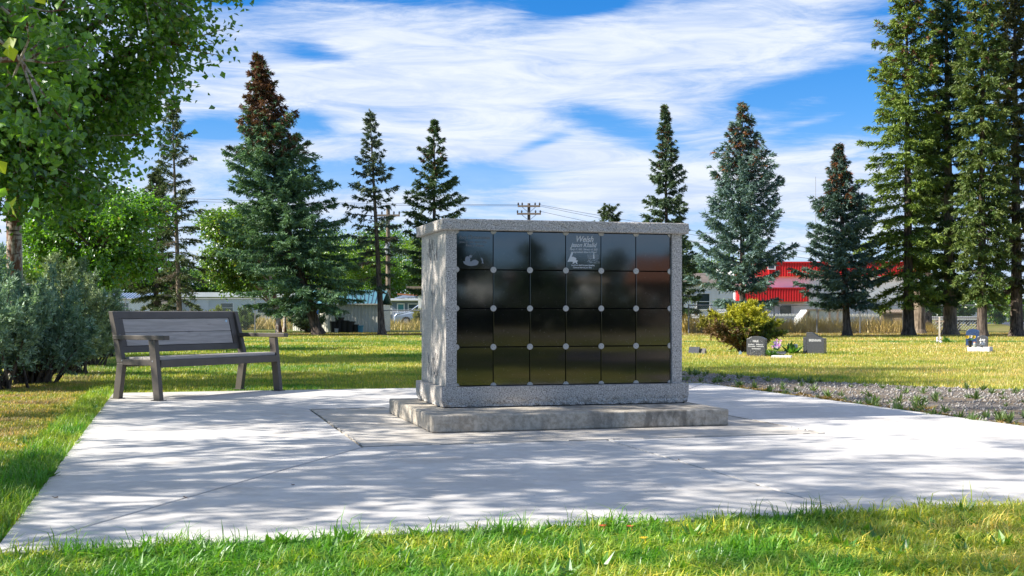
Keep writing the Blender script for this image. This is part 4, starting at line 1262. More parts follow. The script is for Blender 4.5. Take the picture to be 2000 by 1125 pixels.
for i, (x, y) in enumerate(pts):
    s_ = rs.uniform(.008, .022); V.append(ico * s_ * rs.uniform(.6, 1.2, (6, 3)) + [x, y, GZ + .01]); T += [(a + i * 6, b_ + i * 6, c + i * 6) for a, b_, c in tf]
tag(np_mesh('pebbles', np.concatenate(V), T, M['pebble']), 'loose grey stones on the gravel path', 'gravel', kind='stuff')

# fallen leaves and twigs on the paving
lf = [(362, 973, 'dry brown leaf lying on the long joint of the paving, lower left'), (572, 948, 'thin dry twig scrap on the paving in the middle foreground'), (108, 973, 'small dark leaf near the lower left paving edge'), (1326, 899, 'small brown leaf on the joint right of centre'), (1480, 949, 'tiny brown leaf lower on the right joint'), (1141, 782, 'tiny dark leaf near the right end of the plinth')]
for i, (px, py, lb) in enumerate(lf):
    D = DG(py); mb = MB(); r2 = random.Random(i); s_ = .022 + .01 * r2.random()
    a = r2.uniform(0, 3)
    c, s2 = cos(a), sin(a)
    s_ *= .6; shp = [(-1, 0, .1), (-.3, .45, .25), (.5, .35, .1), (1, 0, .35), (.4, -.35, .05), (-.4, -.4, .3)]
    mb.add([(x * s_ * c - y * s_ * s2, x * s_ * s2 + y * s_ * c, z * s_ + .003) for x, y, z in shp] + [(0, 0, .002)], [(i_, (i_ + 1) % 6, 6) for i_ in range(6)])
    o = mb.build('fallen_leaf', mat('dry leaf', (.10, .055, .025), .8)); o.location = (X(px, D), D, 0)
    tag(o, lb, 'leaf', 'dry leaves on the paving')
for px, py, c, lb in ((1258, 1040, (.8, .45, .01), 'yellow dandelion flower in the near grass, lower right'), (1178, 1018, (.45, .08, .02), 'orange-red leaf standing in the grass fringe'), (1232, 1019, (.40, .07, .02), 'red withered leaf at the grass edge right of centre')):
    D = DG(py) - .3; mb = MB()
    mb.tube([(0, 0, GZ), (.005, 0, .03)], .0015, 5)
    for k in range(9):
        a = k * .7; mb.add([(0, 0, .03), (cos(a) * .018, sin(a) * .018, .036), (cos(a + .5) * .018, sin(a + .5) * .018, .034)], [(0, 1, 2)])
    o = mb.build('flower' if 'flower' in lb else 'fallen_leaf', mat('small bloom', c, .6)); o.location = (X(px, D), D, 0); tag(o, lb, 'flower' if 'flower' in lb else 'leaf')

# ================================================================== headstones
def stone_prism(prof, th, m, parent, name='slab_stone', bevel=.006, y0=0.0):
    mb_ = MB(); mb_.prism([(a, y0, b_) for a, b_ in prof], (0, 0, 0), (0, th, 0)); return mb_.build(name, m, parent, bevel=bevel)
# rotation: front normal points to camera-left
hs1 = empty('headstone', (X(1476, 26.0), 26.0, GZ), R_(-28), 'grey headstone with gently arched top and white engraving before the yellow-green bush', 'headstone')
w = .20
prof = [(-w, 0), (w, 0), (w, .375), (w * .8, .39), (w * .45, .42), (0, .43), (-w * .45, .42), (-w * .8, .385), (-w, .37)]
st = stone_prism(prof, .16, M['black_stone'], hs1, 'tablet')
lettering('HALK', .065, (0, -.002, .305), M['etch'], st, 0, .002, width=.13)
lettering('John  Mary', .034, (0, -.002, .245), M['etch'], st, 0, .001, width=.33)
lettering('1932-2008  1938-2015', .026, (0, -.002, .205), M['etch'], st, 0, .001, width=.34)
lettering('Ever Remembered', .034, (.01, -.002, .155), M['etch'], st, .2, .001, width=.19)
mb = MB()
r2 = random.Random(4)
for k in range(46):
    a = r2.uniform(-.12, .15); zz = .03 + .09 * r2.random(); mb.bar((a, -.002, zz), (a + r2.uniform(-.02, .03), -.002, zz + r2.uniform(0, .03)), .001, r2.uniform(.004, .011), up=(0, 1, 0))
for k in range(14):
    a = r2.choice((-.11, .12)) + r2.uniform(-.03, .03); zz = .31 + r2.uniform(-.02, .03); mb.bar((a, -.002, zz), (a + r2.uniform(-.02, .02), -.002, zz + .02), .001, .006, up=(0, 1, 0))
mb.build('etching', M['etch'], st)
hs2 = empty('headstone', (X(1590, 27.4), 27.4, GZ), R_(-30), 'dark grey headstone with swooping wave top and raised surname, right of the bush', 'headstone')
prof = [(-.175, 0), (.225, 0), (.225, .355), (.16, .36), (.10, .385), (.03, .43), (-.05, .475), (-.11, .49), (-.175, .485)]
st = stone_prism(prof, .2, M['black_stone'], hs2, 'tablet')
lettering('BRENNAN', .075, (.02, -.002, .285), M['etch'], st, 0, .0012, width=.27)
mb = MB(); mb.box((-.215, .10, .19), (.075, .19, .38)); mb.build('side_block', M['black_stone'], hs2, bevel=.005)
hs3 = empty('headstone', (X(1911, 28.6), 28.6, GZ), R_(-33), 'black round-shouldered headstone on a pale granite base with flowers and angel', 'headstone')
mb = MB(); mb.box((0, .16, .065), (.50, .36, .13)); mb.build('base', M['white_granite'], hs3, bevel=.006)
w = .17; prof = [(-.03, .132), (.21, .132), (.21, .33), (.19, .36), (.15, .385), (.09, .40), (.03, .385), (-.01, .36), (-.03, .33)]
prof = [(a - .04, b_) for a, b_ in prof]
st = stone_prism(prof, .11, M['black_stone'], hs3, 'tablet', y0=.14)
lettering('Lee', .09, (.05, .137, .27), M['etch'], st, .4, .002, width=.13)
hs4 = empty('headstone', (X(1899, 33.5), 33.5, GZ), R_(-30), 'blue granite headstone with sloping rounded top behind the flower-decked one', 'headstone')
prof = [(-.17, 0), (.17, 0), (.17, .42), (.13, .46), (.0, .485), (-.09, .47), (-.15, .42), (-.17, .35)]
st = stone_prism(prof, .16, M['blue_stone'], hs4, 'tablet')
mb = MB()
for k in range(26):
    a = r2.uniform(-.12, .12); zz = .12 + .27 * r2.random(); mb.bar((a, -.002, zz), (a + r2.uniform(.01, .05), -.002, zz + r2.uniform(-.01, .02)), .001, r2.uniform(.006, .014), up=(0, 1, 0))
mb.build('etching', mat('pale blue etching', (.3, .4, .6), .7), st)
hs5 = empty('grave_marker', (X(1356, 27.2), 27.2, GZ), R_(-25), 'small low grey marker with slanted face just right of the memorial wall', 'grave marker')
mb = MB(); mb.prism([(-.15, 0, 0), (-.15, .22, 0), (-.15, .22, .10), (-.15, .12, .17)], (0, 0, 0), (.24, 0, 0)); mb.build('slant_block', M['black_stone'], hs5, bevel=.004)
mb = MB(); mb.prism([(.10, .05, 0), (.10, .25, 0), (.10, .17, .14)], (0, 0, 0), (.12, 0, 0)); mb.build('side_block', mottled('rough grey stone', (.10, .09, .08), (.2, .19, .17), 20, .9), hs5, bevel=.01)
fl = empty('grave_plaque', (X(1527, 25.2), 25.2, GZ), R_(-20), 'flat flush grey plaque in the grass before the pink flowers', 'plaque')
mb = MB(); mb.box((0, 0, .02), (.40, .22, .06)); mb.build('slab_stone', M['white_granite'], fl, bevel=.006)
fl = empty('grave_plaque', (X(1520, 26.6), 26.6, GZ), R_(-20), 'tilted grey plaque among leaves under the pink flowers', 'plaque')
mb = MB(); mb.box((0, 0, .05), (.32, .2, .03), rx=.25); mb.build('slab_stone', M['black_stone'], fl, bevel=.004)
fl = empty('grave_plaque', (X(1548, 28.3), 28.3, GZ), R_(-20), 'pale low plaque between the bush and the wave-topped headstone', 'plaque')
mb = MB(); mb.box((0, 0, .10), (.22, .12, .2)); mb.build('slab_stone', M['white_granite'], fl, bevel=.01)


def bunch(name, label, loc, mats, n, r, seed, sz=.03, cat='flowers', zc=.0, leaves=8):
    rt = empty(name, loc, 0, label, cat); r3 = random.Random(seed)
    bld = {m_: MB() for m_ in mats}
    for k in range(n):
        mb_ = bld[mats[k % len(mats)]]
        c = Vector((r3.gauss(0, r * .5), r3.gauss(0, r * .4), zc + abs(r3.gauss(0, r * .5))))
        for j in range(5):
            a = j * 1.256 + r3.random(); 
            mb_.add([c, c + Vector((cos(a) * sz, sin(a) * sz * .6 - .01, sin(a) * sz + .006)), c + Vector((cos(a + .9) * sz, sin(a + .9) * sz * .6 - .01, sin(a + .9) * sz))], [(0, 1, 2)])
    for m_, mb_ in bld.items(): mb_.build('blossoms', m_, rt)
    mb_ = MB()
    for k in range(leaves):
        a = r3.uniform(0, 6.28); l = r3.uniform(.6, 1.2) * r * 1.1
        b0 = Vector((r3.gauss(0, r * .2), r3.gauss(0, r * .2), 0)); t_ = b0 + Vector((cos(a) * l, sin(a) * l * .6, l * .9)); s_ = Vector((-sin(a), cos(a), 0)) * .015
        mb_.add([b0 - s_, b0 + s_, t_], [(0, 1, 2)])
    mb_.build('leaves', M['green_leaf'], rt)
    return rt
bunch('flower_bunch', 'pink and purple artificial flowers beside the arched headstone', (X(1517, 26.6), 26.6, GZ + .12), [M['petal_pink'], M['petal_white'], M['petal_purple']], 34, .11, 1, zc=.06, leaves=26)
fv = empty('flower_vase', (X(1895, 28.25), 28.25, GZ + .132), 0, 'dark vase of yellow and white flowers standing on the pale headstone base', 'vase')
mb = MB(); mb.tube([(0, 0, 0), (0, 0, .10), (0, 0, .15)], [.03, .04, .055], 10); mb.build('vase', M['black_plastic'], fv)
for m_, nm, k0 in ((M['petal_yellow'], 'yellow_blossom', 0), (M['petal_white'], 'white_blossom', 1), (M['petal_yellow'], 'yellow_blossom', 2)):
    mb = MB(); c = Vector(((k0 - 1) * .075, 0, .24 + (.01 if k0 == 1 else 0)))
    for j in range(16):
        a = j * 2.4; e_ = j / 16; mb.add([c, c + Vector((cos(a) * .045, -.03 * (1 - e_), sin(a) * .04)), c + Vector((cos(a + .7) * .045, -.03 * (1 - e_), sin(a + .7) * .04))], [(0, 1, 2)])
    mb.build(nm, m_, fv)
mb = MB()
for j in range(14):
    a = j * .45; mb.add([(0, 0, .15), (cos(a) * .09, sin(a) * .05, .19), (cos(a + .3) * .09, sin(a + .3) * .05, .2)], [(0, 1, 2)])
mb.build('leaves', M['green_leaf'], fv)
an = empty('angel_figurine', (X(1917, 28.3), 28.3, GZ + .132), R_(-20), 'small white angel figurine kneeling on the pale headstone base', 'figurine')
mb = MB(); mb.tube([(0, 0, 0), (.01, 0, .05), (.0, 0, .10), (-.01, -.01, .125)], [.055, .05, .03, .018], 12)
mb.tube([(-.012, -.012, .12), (-.014, -.016, .15), (-.014, -.016, .178)], [.014, .026, .008], 12)
mb.tube([(.0, -.03, .085), (-.045, -.05, .07), (-.05, -.055, .04)], [.014, .012, .010], 8); mb.build('body', M['pale_statue'], an, smooth=True)
mb = MB(); mb.prism([(.0, .02, .05), (.03, .03, .03), (.075, .04, .05), (.085, .04, .10), (.06, .04, .14), (.02, .03, .11)], (0, 0, 0), (0, .012, 0)); mb.build('wing', M['pale_statue'], an, bevel=.003)
jr = empty('glass_jar', (X(1904, 28.2), 28.2, GZ + .132), 0, 'small cloudy glass lantern jar between the vase and the angel', 'jar')
mb = MB(); mb.tube([(0, 0, 0), (0, 0, .08), (0, 0, .10)], [.04, .04, .03], 12); mb.build('glass', M['jar'], jr)
mb = MB(); mb.tube([(0, 0, .10), (0, 0, .125)], [.035, .03], 12); mb.build('lid', mat('copper lid', (.45, .22, .14), .5), jr)
# small solar ornament by the bush
o = empty('garden_ornament', (X(1446, 26.3), 26.3, GZ), 0, 'tiny pale blue star ornament on the grass left of the arched headstone', 'ornament')
mb = MB(); mb.prism([(cos(pi / 2 + k * pi / 5) * (.05 if k % 2 == 0 else .022), 0, .07 + sin(pi / 2 + k * pi / 5) * (.05 if k % 2 == 0 else .022)) for k in range(10)], (0, 0, 0), (0, .012, 0)); mb.build('star', M['sticker'], o)
mb = MB(); mb.tube([(0, .006, 0), (0, .006, .04)], .004, 6); mb.build('stake', M['galv'], o)
# cross
cr = empty('wooden_cross', (X(1835, 37), 37, GZ), R_(-20), 'slim pale wooden cross on the lawn before the tall dark spruce', 'cross')
mb = MB(); mb.box((0, 0, .40), (.05, .035, .80)); mb.build('upright', mottled('pale wood', (.50, .44, .36), (.60, .54, .46), 9, .8), cr, bevel=.003)
mb = MB(); mb.box((0, -.001, .66), (.26, .03, .05)); mb.build('crossbar', M['wood'], cr, bevel=.003)
sg = empty('figurine', (X(1834, 36.7), 36.7, GZ), 0, 'pair of small white stone figures at the foot of the cross', 'figurine')
for k in (-1, 1):
    mb = MB(); mb.tube([(k * .06, 0, 0), (k * .05, 0, .08), (k * .055, 0, .12), (k * .055, 0, .17), (k * .055, 0, .2)], [.05, .04, .018, .03, .01], 10); mb.build('figure', M['pale_statue'], sg, smooth=True)
rosettes('weeds', 'green tuft beside the wooden cross', [(X(1848, 37), 37, 2.5), (X(1851, 37.1), 37.1, 2.2), (X(1540, 27.5), 27.5, 3.0), (X(1546, 27.2), 27.2, 3.0), (X(1553, 27.6), 27.6, 2.6), (X(1510, 26.0), 26.0, 2.0), (X(1503, 25.8), 25.8, 1.8)], 12, .10, .03, (.04, .13, .02), (.12, .26, .04), 16, 1.2)

# ================================================================== chain link fences
def fence(label, pts, Ht, spacing, mesh_pitch=.11):
    rt = empty('chain_link_fence', (0, 0, 0), 0, label, 'fence')
    post_me = None
    fab = MB(); rail = MB()
    for (xa, ya), (xb, yb) in zip(pts[:-1], pts[1:]):
        L_ = math.hypot(xb - xa, yb - ya); n = max(1, round(L_ / spacing)); d = Vector(((xb - xa) / L_, (yb - ya) / L_, 0))
        A_ = Vector((xa, ya, GZ))
        for i in range(n + 1):
            p_ = A_ + d * (L_ * i / n)
            if post_me is None:
                mb_ = MB(); mb_.tube([(0, 0, 0), (0, 0, Ht)], .03, 8); mb_.disc((0, 0, Ht), .036, .03, 'Z', 8)
                po = mb_.build('post', M['galv'], rt); post_me = po.data
            else: po = link('post', post_me, None, rt)
            po.location = p_
        for zz in (Ht,):
            mb_ = MB(); mb_.tube([A_ + Vector((0, -.0, zz - .02)), Vector((xb, yb, GZ + zz - .02))], .028, 6); mb_.build('top_rail', M['galv'], rt)
        k = int(L_ / mesh_pitch) + int(Ht / mesh_pitch)
        for i in range(-int(Ht / mesh_pitch), int(L_ / mesh_pitch)):
            for sgn in (1, -1):
                s0 = i * mesh_pitch
                a0 = max(0, -s0); a1 = min(Ht - .04, L_ - s0)
                if a1 <= a0: continue
                if sgn == 1: p_, q_ = (s0 + a0, a0), (s0 + a1, a1)
                else: p_, q_ = (s0 + a0, Ht - .04 - a0), (s0 + a1, Ht - .04 - a1)
                P_ = A_ + d * p_[0] + Vector((0, -.03, p_[1] + .02)); Q_ = A_ + d * q_[0] + Vector((0, -.03, q_[1] + .02))
                nrm_ = Vector((-d.y, d.x, 0)); o_ = Vector((d.x, d.y, 0)) * .005
                fab.add([P_ - o_, P_ + o_, P_ + nrm_ * .006, Q_ - o_, Q_ + o_, Q_ + nrm_ * .006], [(0, 1, 4, 3), (1, 2, 5, 4), (2, 0, 3, 5)])
    f_ = fab.build('wire_mesh', M['galv'], rt); tag(f_, kind='stuff')
    return rt
fence('galvanised chain link fence running behind the bench and shed', [(X(120, 61), 61), (X(625, 60.5), 60.5)], 1.62, 2.95)
fence('galvanised chain link fence between the golden grass and the white buildings at right', [(X(1345, 54.5), 54.5), (X(1764, 54), 54), (X(2080, 56), 56)], 1.27, 1.9)
fence('low section of wire fence joining the shed to the memorial wall', [(X(744, 58), 58), (X(900, 58), 58)], 1.05, 2.4)

# ================================================================== left buildings
def wall_with_openings(name, parent, m, x0, x1, y, z0, z1, th=.15):
    mb_ = MB(); mb_.box(((x0 + x1) / 2, y + th / 2, (z0 + z1) / 2), (x1 - x0, th, z1 - z0)); return mb_.build(name, m, parent)


def window(parent, x, z, w, h, y, fm=None, name='window', glass=None, mull=True):
    fm = fm or M['white_metal']; t_ = .06
    f = MB()
    f.box((x, y - .03, z + h / 2 - t_ / 2), (w, .06, t_)); f.box((x, y - .03, z - h / 2 + t_ / 2), (w, .06, t_))
    f.box((x - w / 2 + t_ / 2, y - .03, z), (t_, .06, h - 2 * t_ - .002)); f.box((x + w / 2 - t_ / 2, y - .03, z), (t_, .06, h - 2 * t_ - .002))
    if mull: f.box((x, y - .028, z), (w - 2 * t_ - .002, .05, .035))
    fo = f.build(name, fm, parent)
    p_ = MB(); p_.box((x, y - .012, z), (w - 2 * t_ - .004, .01, h - 2 * t_ - .004)); p_.build('pane', glass or M['glass'], fo)
    return fo


def ribbed(parent, name, m, x0, x1, y, z0, z1, pitch, depth=.035):
    """vertical corrugated sheet facing -y"""
    mb_ = MB(); n = int((x1 - x0) / pitch)
    for i in range(n):
        a = x0 + i * pitch
        xs = [a, a + pitch * .35, a + pitch * .5, a + pitch * .85, a + pitch]; ys = [y, y, y - depth, y - depth, y]
        vs = []; 
        for xx, yy in zip(xs, ys): vs += [(xx, yy, z0), (xx, yy, z1)]
        mb_.add(vs, [(2 * j, 2 * j + 2, 2 * j + 3, 2 * j + 1) for j in range(4)])
    return mb_.build(name, m, parent)

# mobile home 1 (far left)
D = 105
h1 = empty('mobile_home', (0, 0, 0), 0, 'white mobile home with blue-grey metal roof behind the left shrubs', 'mobile home')
wall_with_openings('wall', h1, M['white_metal'], X(204, D), X(322, D), D, GZ, Z(583, D)).data
mb = MB(); mb.prism([(X(202, D), D - .35, Z(583.5, D)), (X(202, D), D + 1.8, Z(572, D)), (X(202, D), D + 4, Z(583.5, D))], (0, 0, 0), (X(335, D) - X(202, D), 0, 0)); rf = mb.build('roof', M['blue_roof'], h1)
mb = MB()
for i in range(22):
    xx = X(205 + i * 6, D); mb.bar((xx, D - .34, Z(583, D) + .03), (xx, D + 1.78, Z(572, D) + .03), .06, .05)
mb.build('roof_ribs', M['blue_roof'], rf)
window(h1, X(240, D), 1.35, 1.1, .8, D - .0)
D = 108
h2 = empty('mobile_home', (0, 0, 0), 0, 'long pale grey-blue mobile home with white roof edge behind the bench', 'mobile home')
wall_with_openings('wall', h2, M['pale_wall'], X(332, D), X(575, D), D, GZ, Z(580, D))
mb = MB(); mb.box(((X(328, D) + X(580, D)) / 2, D + 1.6, Z(575.5, D)), (X(580, D) - X(328, D), 4.0, .40)); mb.build('roof', M['white_metal'], h2)
mb = MB(); mb.box((X(394, D), D - .05, 1.25), (1.2, .05, 1.9)); mb.build('door', M['white_metal'], h2)
window(h2, X(443, D), 1.3, 1.2, .9, D)
window(h2, X(520, D), 1.3, 1.6, 1.0, D)
D = 100
h3 = empty('lean_to', (0, 0, 0), 0, 'low sloping grey roof between the two mobile homes', 'lean-to')
mb = MB(); mb.prism([(X(296, D), D, Z(583, D)), (X(330, D), D, Z(572, D)), (X(330, D), D, Z(580, D)), (X(318, D), D, Z(590, D)), (X(296, D), D, Z(588, D))], (0, 0, 0), (0, 3, 0)); mb.build('roof', M['brown_wall'], h3)
mb = MB(); mb.box((X(312, D), D + 1, Z(608, D)), (1.2, 2, 1.6)); mb.build('wall', M['tan_wall'], h3)
# white slatted fence at far left
D = 34
ws = empty('slatted_fence', (0, 0, 0), 0, 'white horizontal slatted fence behind the poplar trunk at the left edge', 'fence')
sl = None
for i in range(12):
    if sl is None:
        mb = MB(); mb.box((0, 0, 0), (X(95, D) - X(-60, D), .03, .075)); sl = mb.build('slat', M['white_metal'], ws); o = sl
    else: o = link('slat', sl.data, None, ws)
    o.location = ((X(95, D) + X(-60, D)) / 2, D, .5 + i * .105)
for px in (-30, 30, 90):
    mb = MB(); mb.box((X(px, D), D + .06, .85), (.08, .08, 1.8)); mb.build('post', M['white_metal'], ws)

# shed
sh = empty('shed', (X(636, 58), 58, GZ), 0, 'cream ribbed metal shed with teal roof behind the leaning spruce trunk', 'shed')
Wd = X(742, 58) - X(636, 58); He = Z(594, 58) - GZ; Hr = Z(567, 60) - GZ
wl = ribbed(sh, 'wall', M['cream_metal'], 0, Wd, 0, 0, He, .165, .03)
mb = MB(); mb.box((Wd / 2, 2.2, He / 2 - .01), (Wd - .02, 4.3, He - .03)); mb.build('inner_wall', M['cream_metal'], sh)
mb = MB()   # left wall runs back and to the left
lx, ly = X(573, 63) - X(636, 58), 5.0
nrib = 14
for i in range(nrib):
    t0, t1 = i / nrib, (i + .5) / nrib; t2 = (i + 1) / nrib
    P0 = (lx * t0, ly * t0); P1 = (lx * t1, ly * t1); P2 = (lx * t2, ly * t2)
    mb.add([(P0[0], P0[1], 0), (P0[0], P0[1], He), (P1[0], P1[1], He), (P1[0], P1[1], 0), (P1[0] - .02, P1[1] - .03, 0), (P1[0] - .02, P1[1] - .03, He), (P2[0] - .02, P2[1] - .03, He), (P2[0] - .02, P2[1] - .03, 0)],
           [(0, 3, 2, 1), (3, 4, 5, 2), (4, 7, 6, 5)])
mb.build('wall', M['cream_metal'], sh)
mb = MB(); mb.prism([(0.01, .02, 0), (lx, ly, 0), (Wd, ly, 0), (Wd - .02, .02, 0)], (0, 0, 0), (0, 0, He - .02)); mb.build('wall', M['cream_metal'], sh)
mb = MB(); A_, B_ = Vector((-.12, -.12, He + .015)), Vector((Wd + .1, -.12, He + .015)); C_, D_ = Vector((Wd + .1, 2.4, Hr)), Vector((-.9, 2.4, Hr)); E_, F_ = Vector((lx - .1, ly + .1, He)), Vector((Wd + .1, ly + .1, He))
mb.add([A_, B_, C_, D_, E_, F_], [(0, 1, 2, 3), (0, 3, 4), (3, 2, 5, 4)]); rf = mb.build('roof', M['teal_roof'], sh)
so = rf.modifiers.new('th', 'SOLIDIFY'); so.thickness = .03
mb = MB()
for i in range(17):
    t_ = i / 16; a = A_.lerp(B_, t_); b_ = D_.lerp(C_, t_); mb.bar(a + Vector((0, 0, .02)), b_ + Vector((0, 0, .02)), .035, .04)
mb.build('roof_ribs', M['teal_roof'], rf)
mb = MB(); mb.box((Wd / 2, -.14, He + .0), (Wd + .2, .03, .05)); mb.build('fascia', M['cream_metal'], rf)

# pots in front of the shed
pots = [(653, 640, 22, 18, 'black', 'black tub at the left end of the pot pile'), (663, 641, 30, 18, 'black', 'stack of black nursery pots in the middle of the pile'), (673, 641, 24, 18, 'black', 'black pot second from the middle of the pile'),
        (684, 640, 22, 18, 'black', 'tall black pot at the right of the pile'), (695, 645, 16, 12, 'black', 'low black pot set apart right of the pile'), (704, 645, 14, 12, 'lblue', 'pale blue bucket at the right end of the pots'),
        (657, 648, 8, 8, 'white', 'small white bucket before the black pots'), (661, 628, 9, 9, 'black', 'small black pot on top of the pile')]
for i, (px, pyb, hpx, wpx, c, lb) in enumerate(pots):
    D = 56.6 - (.2 if c == 'white' else 0); s_ = D / F; h = hpx * s_; r = wpx * s_ / 2
    zb = GZ if i < 7 else GZ + .50
    rt = empty('plant_pot' if c == 'black' else 'bucket', (X(px, D), D, zb), 0, lb, 'pot' if c == 'black' else 'bucket', 'pots piled before the shed')
    m_ = {'black': M['black_plastic'], 'lblue': M['lightblue_plastic'], 'white': M['white_plastic']}[c]
    mb = MB(); mb.tube([(0, 0, 0), (0, 0, h * .85), (0, 0, h)], [r * .78, r * .95, r], 12); mb.build('body', m_, rt)
    mb = MB(); mb.tube([(0, 0, h * .9), (0, 0, h * .98)], [r * 1.08, r * 1.1], 12); mb.build('rim', m_, rt)
# blue water tap
tp = empty('water_standpipe', (X(622, 52.5), 52.5, GZ), 0, 'slim white standpipe with blue tap head on the lawn before the leaning trunk', 'standpipe')
mb = MB(); mb.tube([(0, 0, 0), (0, 0, .88)], .022, 8); mb.build('pipe', M['white_plastic'], tp)
mb = MB(); mb.box((-.01, 0, .93), (.11, .09, .14)); mb.tube([(.0, 0, .95), (.10, 0, .93), (.12, 0, .89)], .025, 8); mb.box((-.03, 0, 1.02), (.14, .04, .04), ry=.5); mb.build('tap_head', M['blue_plastic'], tp, bevel=.008)

# grey-blue house with carport, van, white post
D = 95
h4 = empty('bungalow', (0, 0, 0), 0, 'blue-grey bungalow with teal door beyond the shed', 'house')
wall_with_openings('wall', h4, M['grey_wall'], X(757, D), X(840, D), D, GZ, Z(588, D))
mb = MB(); mb.box(((X(752, D) + X(842, D)) / 2, D + 1.5, Z(585, D)), (X(842, D) - X(752, D), 4.4, .16)); rf = mb.build('roof', M['white_metal'], h4)
mb = MB(); mb.prism([(X(768, D), D + 1, Z(582, D)), (X(842, D), D + 1, Z(579, D)), (X(842, D), D + 1, Z(573, D)), (X(785, D), D + 1, Z(576, D))], (0, 0, 0), (0, 2, 0)); mb.build('upper_roof', M['blue_roof'], h4)
mb = MB(); mb.box((X(805, D), D + .6, Z(576, D)), (2.4, .3, .12), ry=.06); mb.build('roof_board', M['wood_brown'], h4)
dr = MB(); dr.box((X(783, D), D - .04, Z(612, D)), (.52, .06, 1.35)); d0 = dr.build('door', M['door_teal'], h4)
dr = MB()
for xx in (776.5, 789.5): dr.box((X(xx, D), D - .05, Z(612, D)), (.08, .08, 1.45))
dr.box((X(783, D), D - .05, Z(593.5, D)), (.6, .08, .08)); dr.build('door_frame', M['white_metal'], d0)
window(h4, X(808, D), Z(603, D), .9, .8, D)
D = 90
pr = empty('porch_railing', (0, 0, 0), 0, 'white picket porch railing before the teal door', 'railing')
mb = MB(); mb.box((X(782, D), D, Z(609, D)), (X(797, D) - X(766, D), .05, .06)); mb.build('rail', M['white_metal'], pr)
pk = None
for i in range(9):
    if pk is None: mb = MB(); mb.box((0, 0, 0), (.05, .03, .75)); pk = mb.build('picket', M['white_metal'], pr); o = pk
    else: o = link('picket', pk.data, None, pr)
    o.location = (X(768 + i * 3.4, D), D + .02, Z(619, D))
# minivan
vn = empty('minivan', (X(836, 85), 85, GZ), 0, 'silver-blue minivan half hidden by the left end of the memorial wall', 'van')
def carbody():
    side = [(-2.3, .32), (-2.28, .72), (-2.15, .86), (-1.25, 1.0), (-.55, 1.52), (.2, 1.62), (1.6, 1.60), (2.1, 1.45), (2.25, .95), (2.28, .35)]
    mb_ = MB(); secs = []
    ws_ = [(-.86, .0), (-.90, .0), (.90, .0), (.86, .0)]
    for yy, f in ((-.88, .97), (-.80, 1.0), (.80, 1.0), (.88, .97)):
        secs.append([(x * (f if abs(x) > 2 else 1), yy * (1 if z < 1.0 else .86), .32 + (z - .32) * (f if abs(yy) > .85 else 1)) for x, z in side])
    n = len(side); vs = [p_ for s2_ in secs for p_ in s2_]
    fs = [(k * n + i, k * n + (i + 1) % n, (k + 1) * n + (i + 1) % n, (k + 1) * n + i) for k in range(3) for i in range(n)]
    fs += [tuple(range(n)), tuple(range(3 * n, 4 * n))[::-1]]
    return mb_.add(vs, fs)
carbody().build('body', M['car_paint'], vn, bevel=.04)
for (xa, xb, xc, xd) in ((-1.15, -.5, -.35, -.45), (-.3, -.28, .55, .55), (.65, .65, 1.45, 1.45), (1.55, 1.55, 1.95, 2.1)):
    mb = MB(); mb.prism([(xa, -.80, 1.02), (xb, -.78, 1.46), (xc, -.78, 1.5), (xd, -.80, 1.02)], (0, -.02, 0), (0, .02, 0)); mb.build('side_window', M['glass'], vn)
mb = MB(); mb.prism([(-1.22, -.72, 1.03), (-1.22, .72, 1.03), (-.58, .66, 1.49), (-.58, -.66, 1.49)], (-.03, 0, .02), (-.01, 0, .01)); mb.build('windscreen', M['glass'], vn)
for xx in (-1.45, 1.4):
    for yy in (-.8, .8):
        mb = MB(); mb.tube([(xx, yy - .1, .32), (xx, yy + .1, .32)], .32, 18); wh = mb.build('wheel', M['rubber'], vn)
        mb = MB(); mb.tube([(xx, yy - .115, .32), (xx, yy + .115, .32)], .18, 12); mb.build('rim', M['galv'], wh)
for yy in (-.6, .6):
    mb = MB(); mb.box((-2.27, yy, .72), (.06, .3, .12)); mb.build('headlight', M['jar'], vn)
D = 80
wp = empty('carport', (0, 0, 0), 0, 'carport with pale flat roof and white post beside the memorial wall', 'carport')
mb = MB(); mb.box((X(820, D), D, (Z(560, D) + GZ) / 2), (.2, .2, Z(560, D) - GZ)); mb.build('post', M['white_metal'], wp)
mb = MB(); mb.box((X(828, D), D, Z(562, D)), (2.1, 2.4, .14)); mb.build('roof', M['wood'], wp)
mb = MB(); mb.box((X(820, D), D - .15, Z(619, D)), (.30, .1, .85)); mb.build('post_guard', M['white_metal'], wp)
D = 70
eb = empty('utility_box', (X(758, D), D, GZ), 0, 'small white utility box on a post behind the slender spruce trunk', 'utility box')
mb = MB(); mb.box((.1, 0, .5), (.06, .06, 1.0)); mb.build('post', M['wood'], eb)
mb = MB(); mb.box((.1, -.05, 1.0), (.28, .15, .38)); mb.build('box', M['white_plastic'], eb)

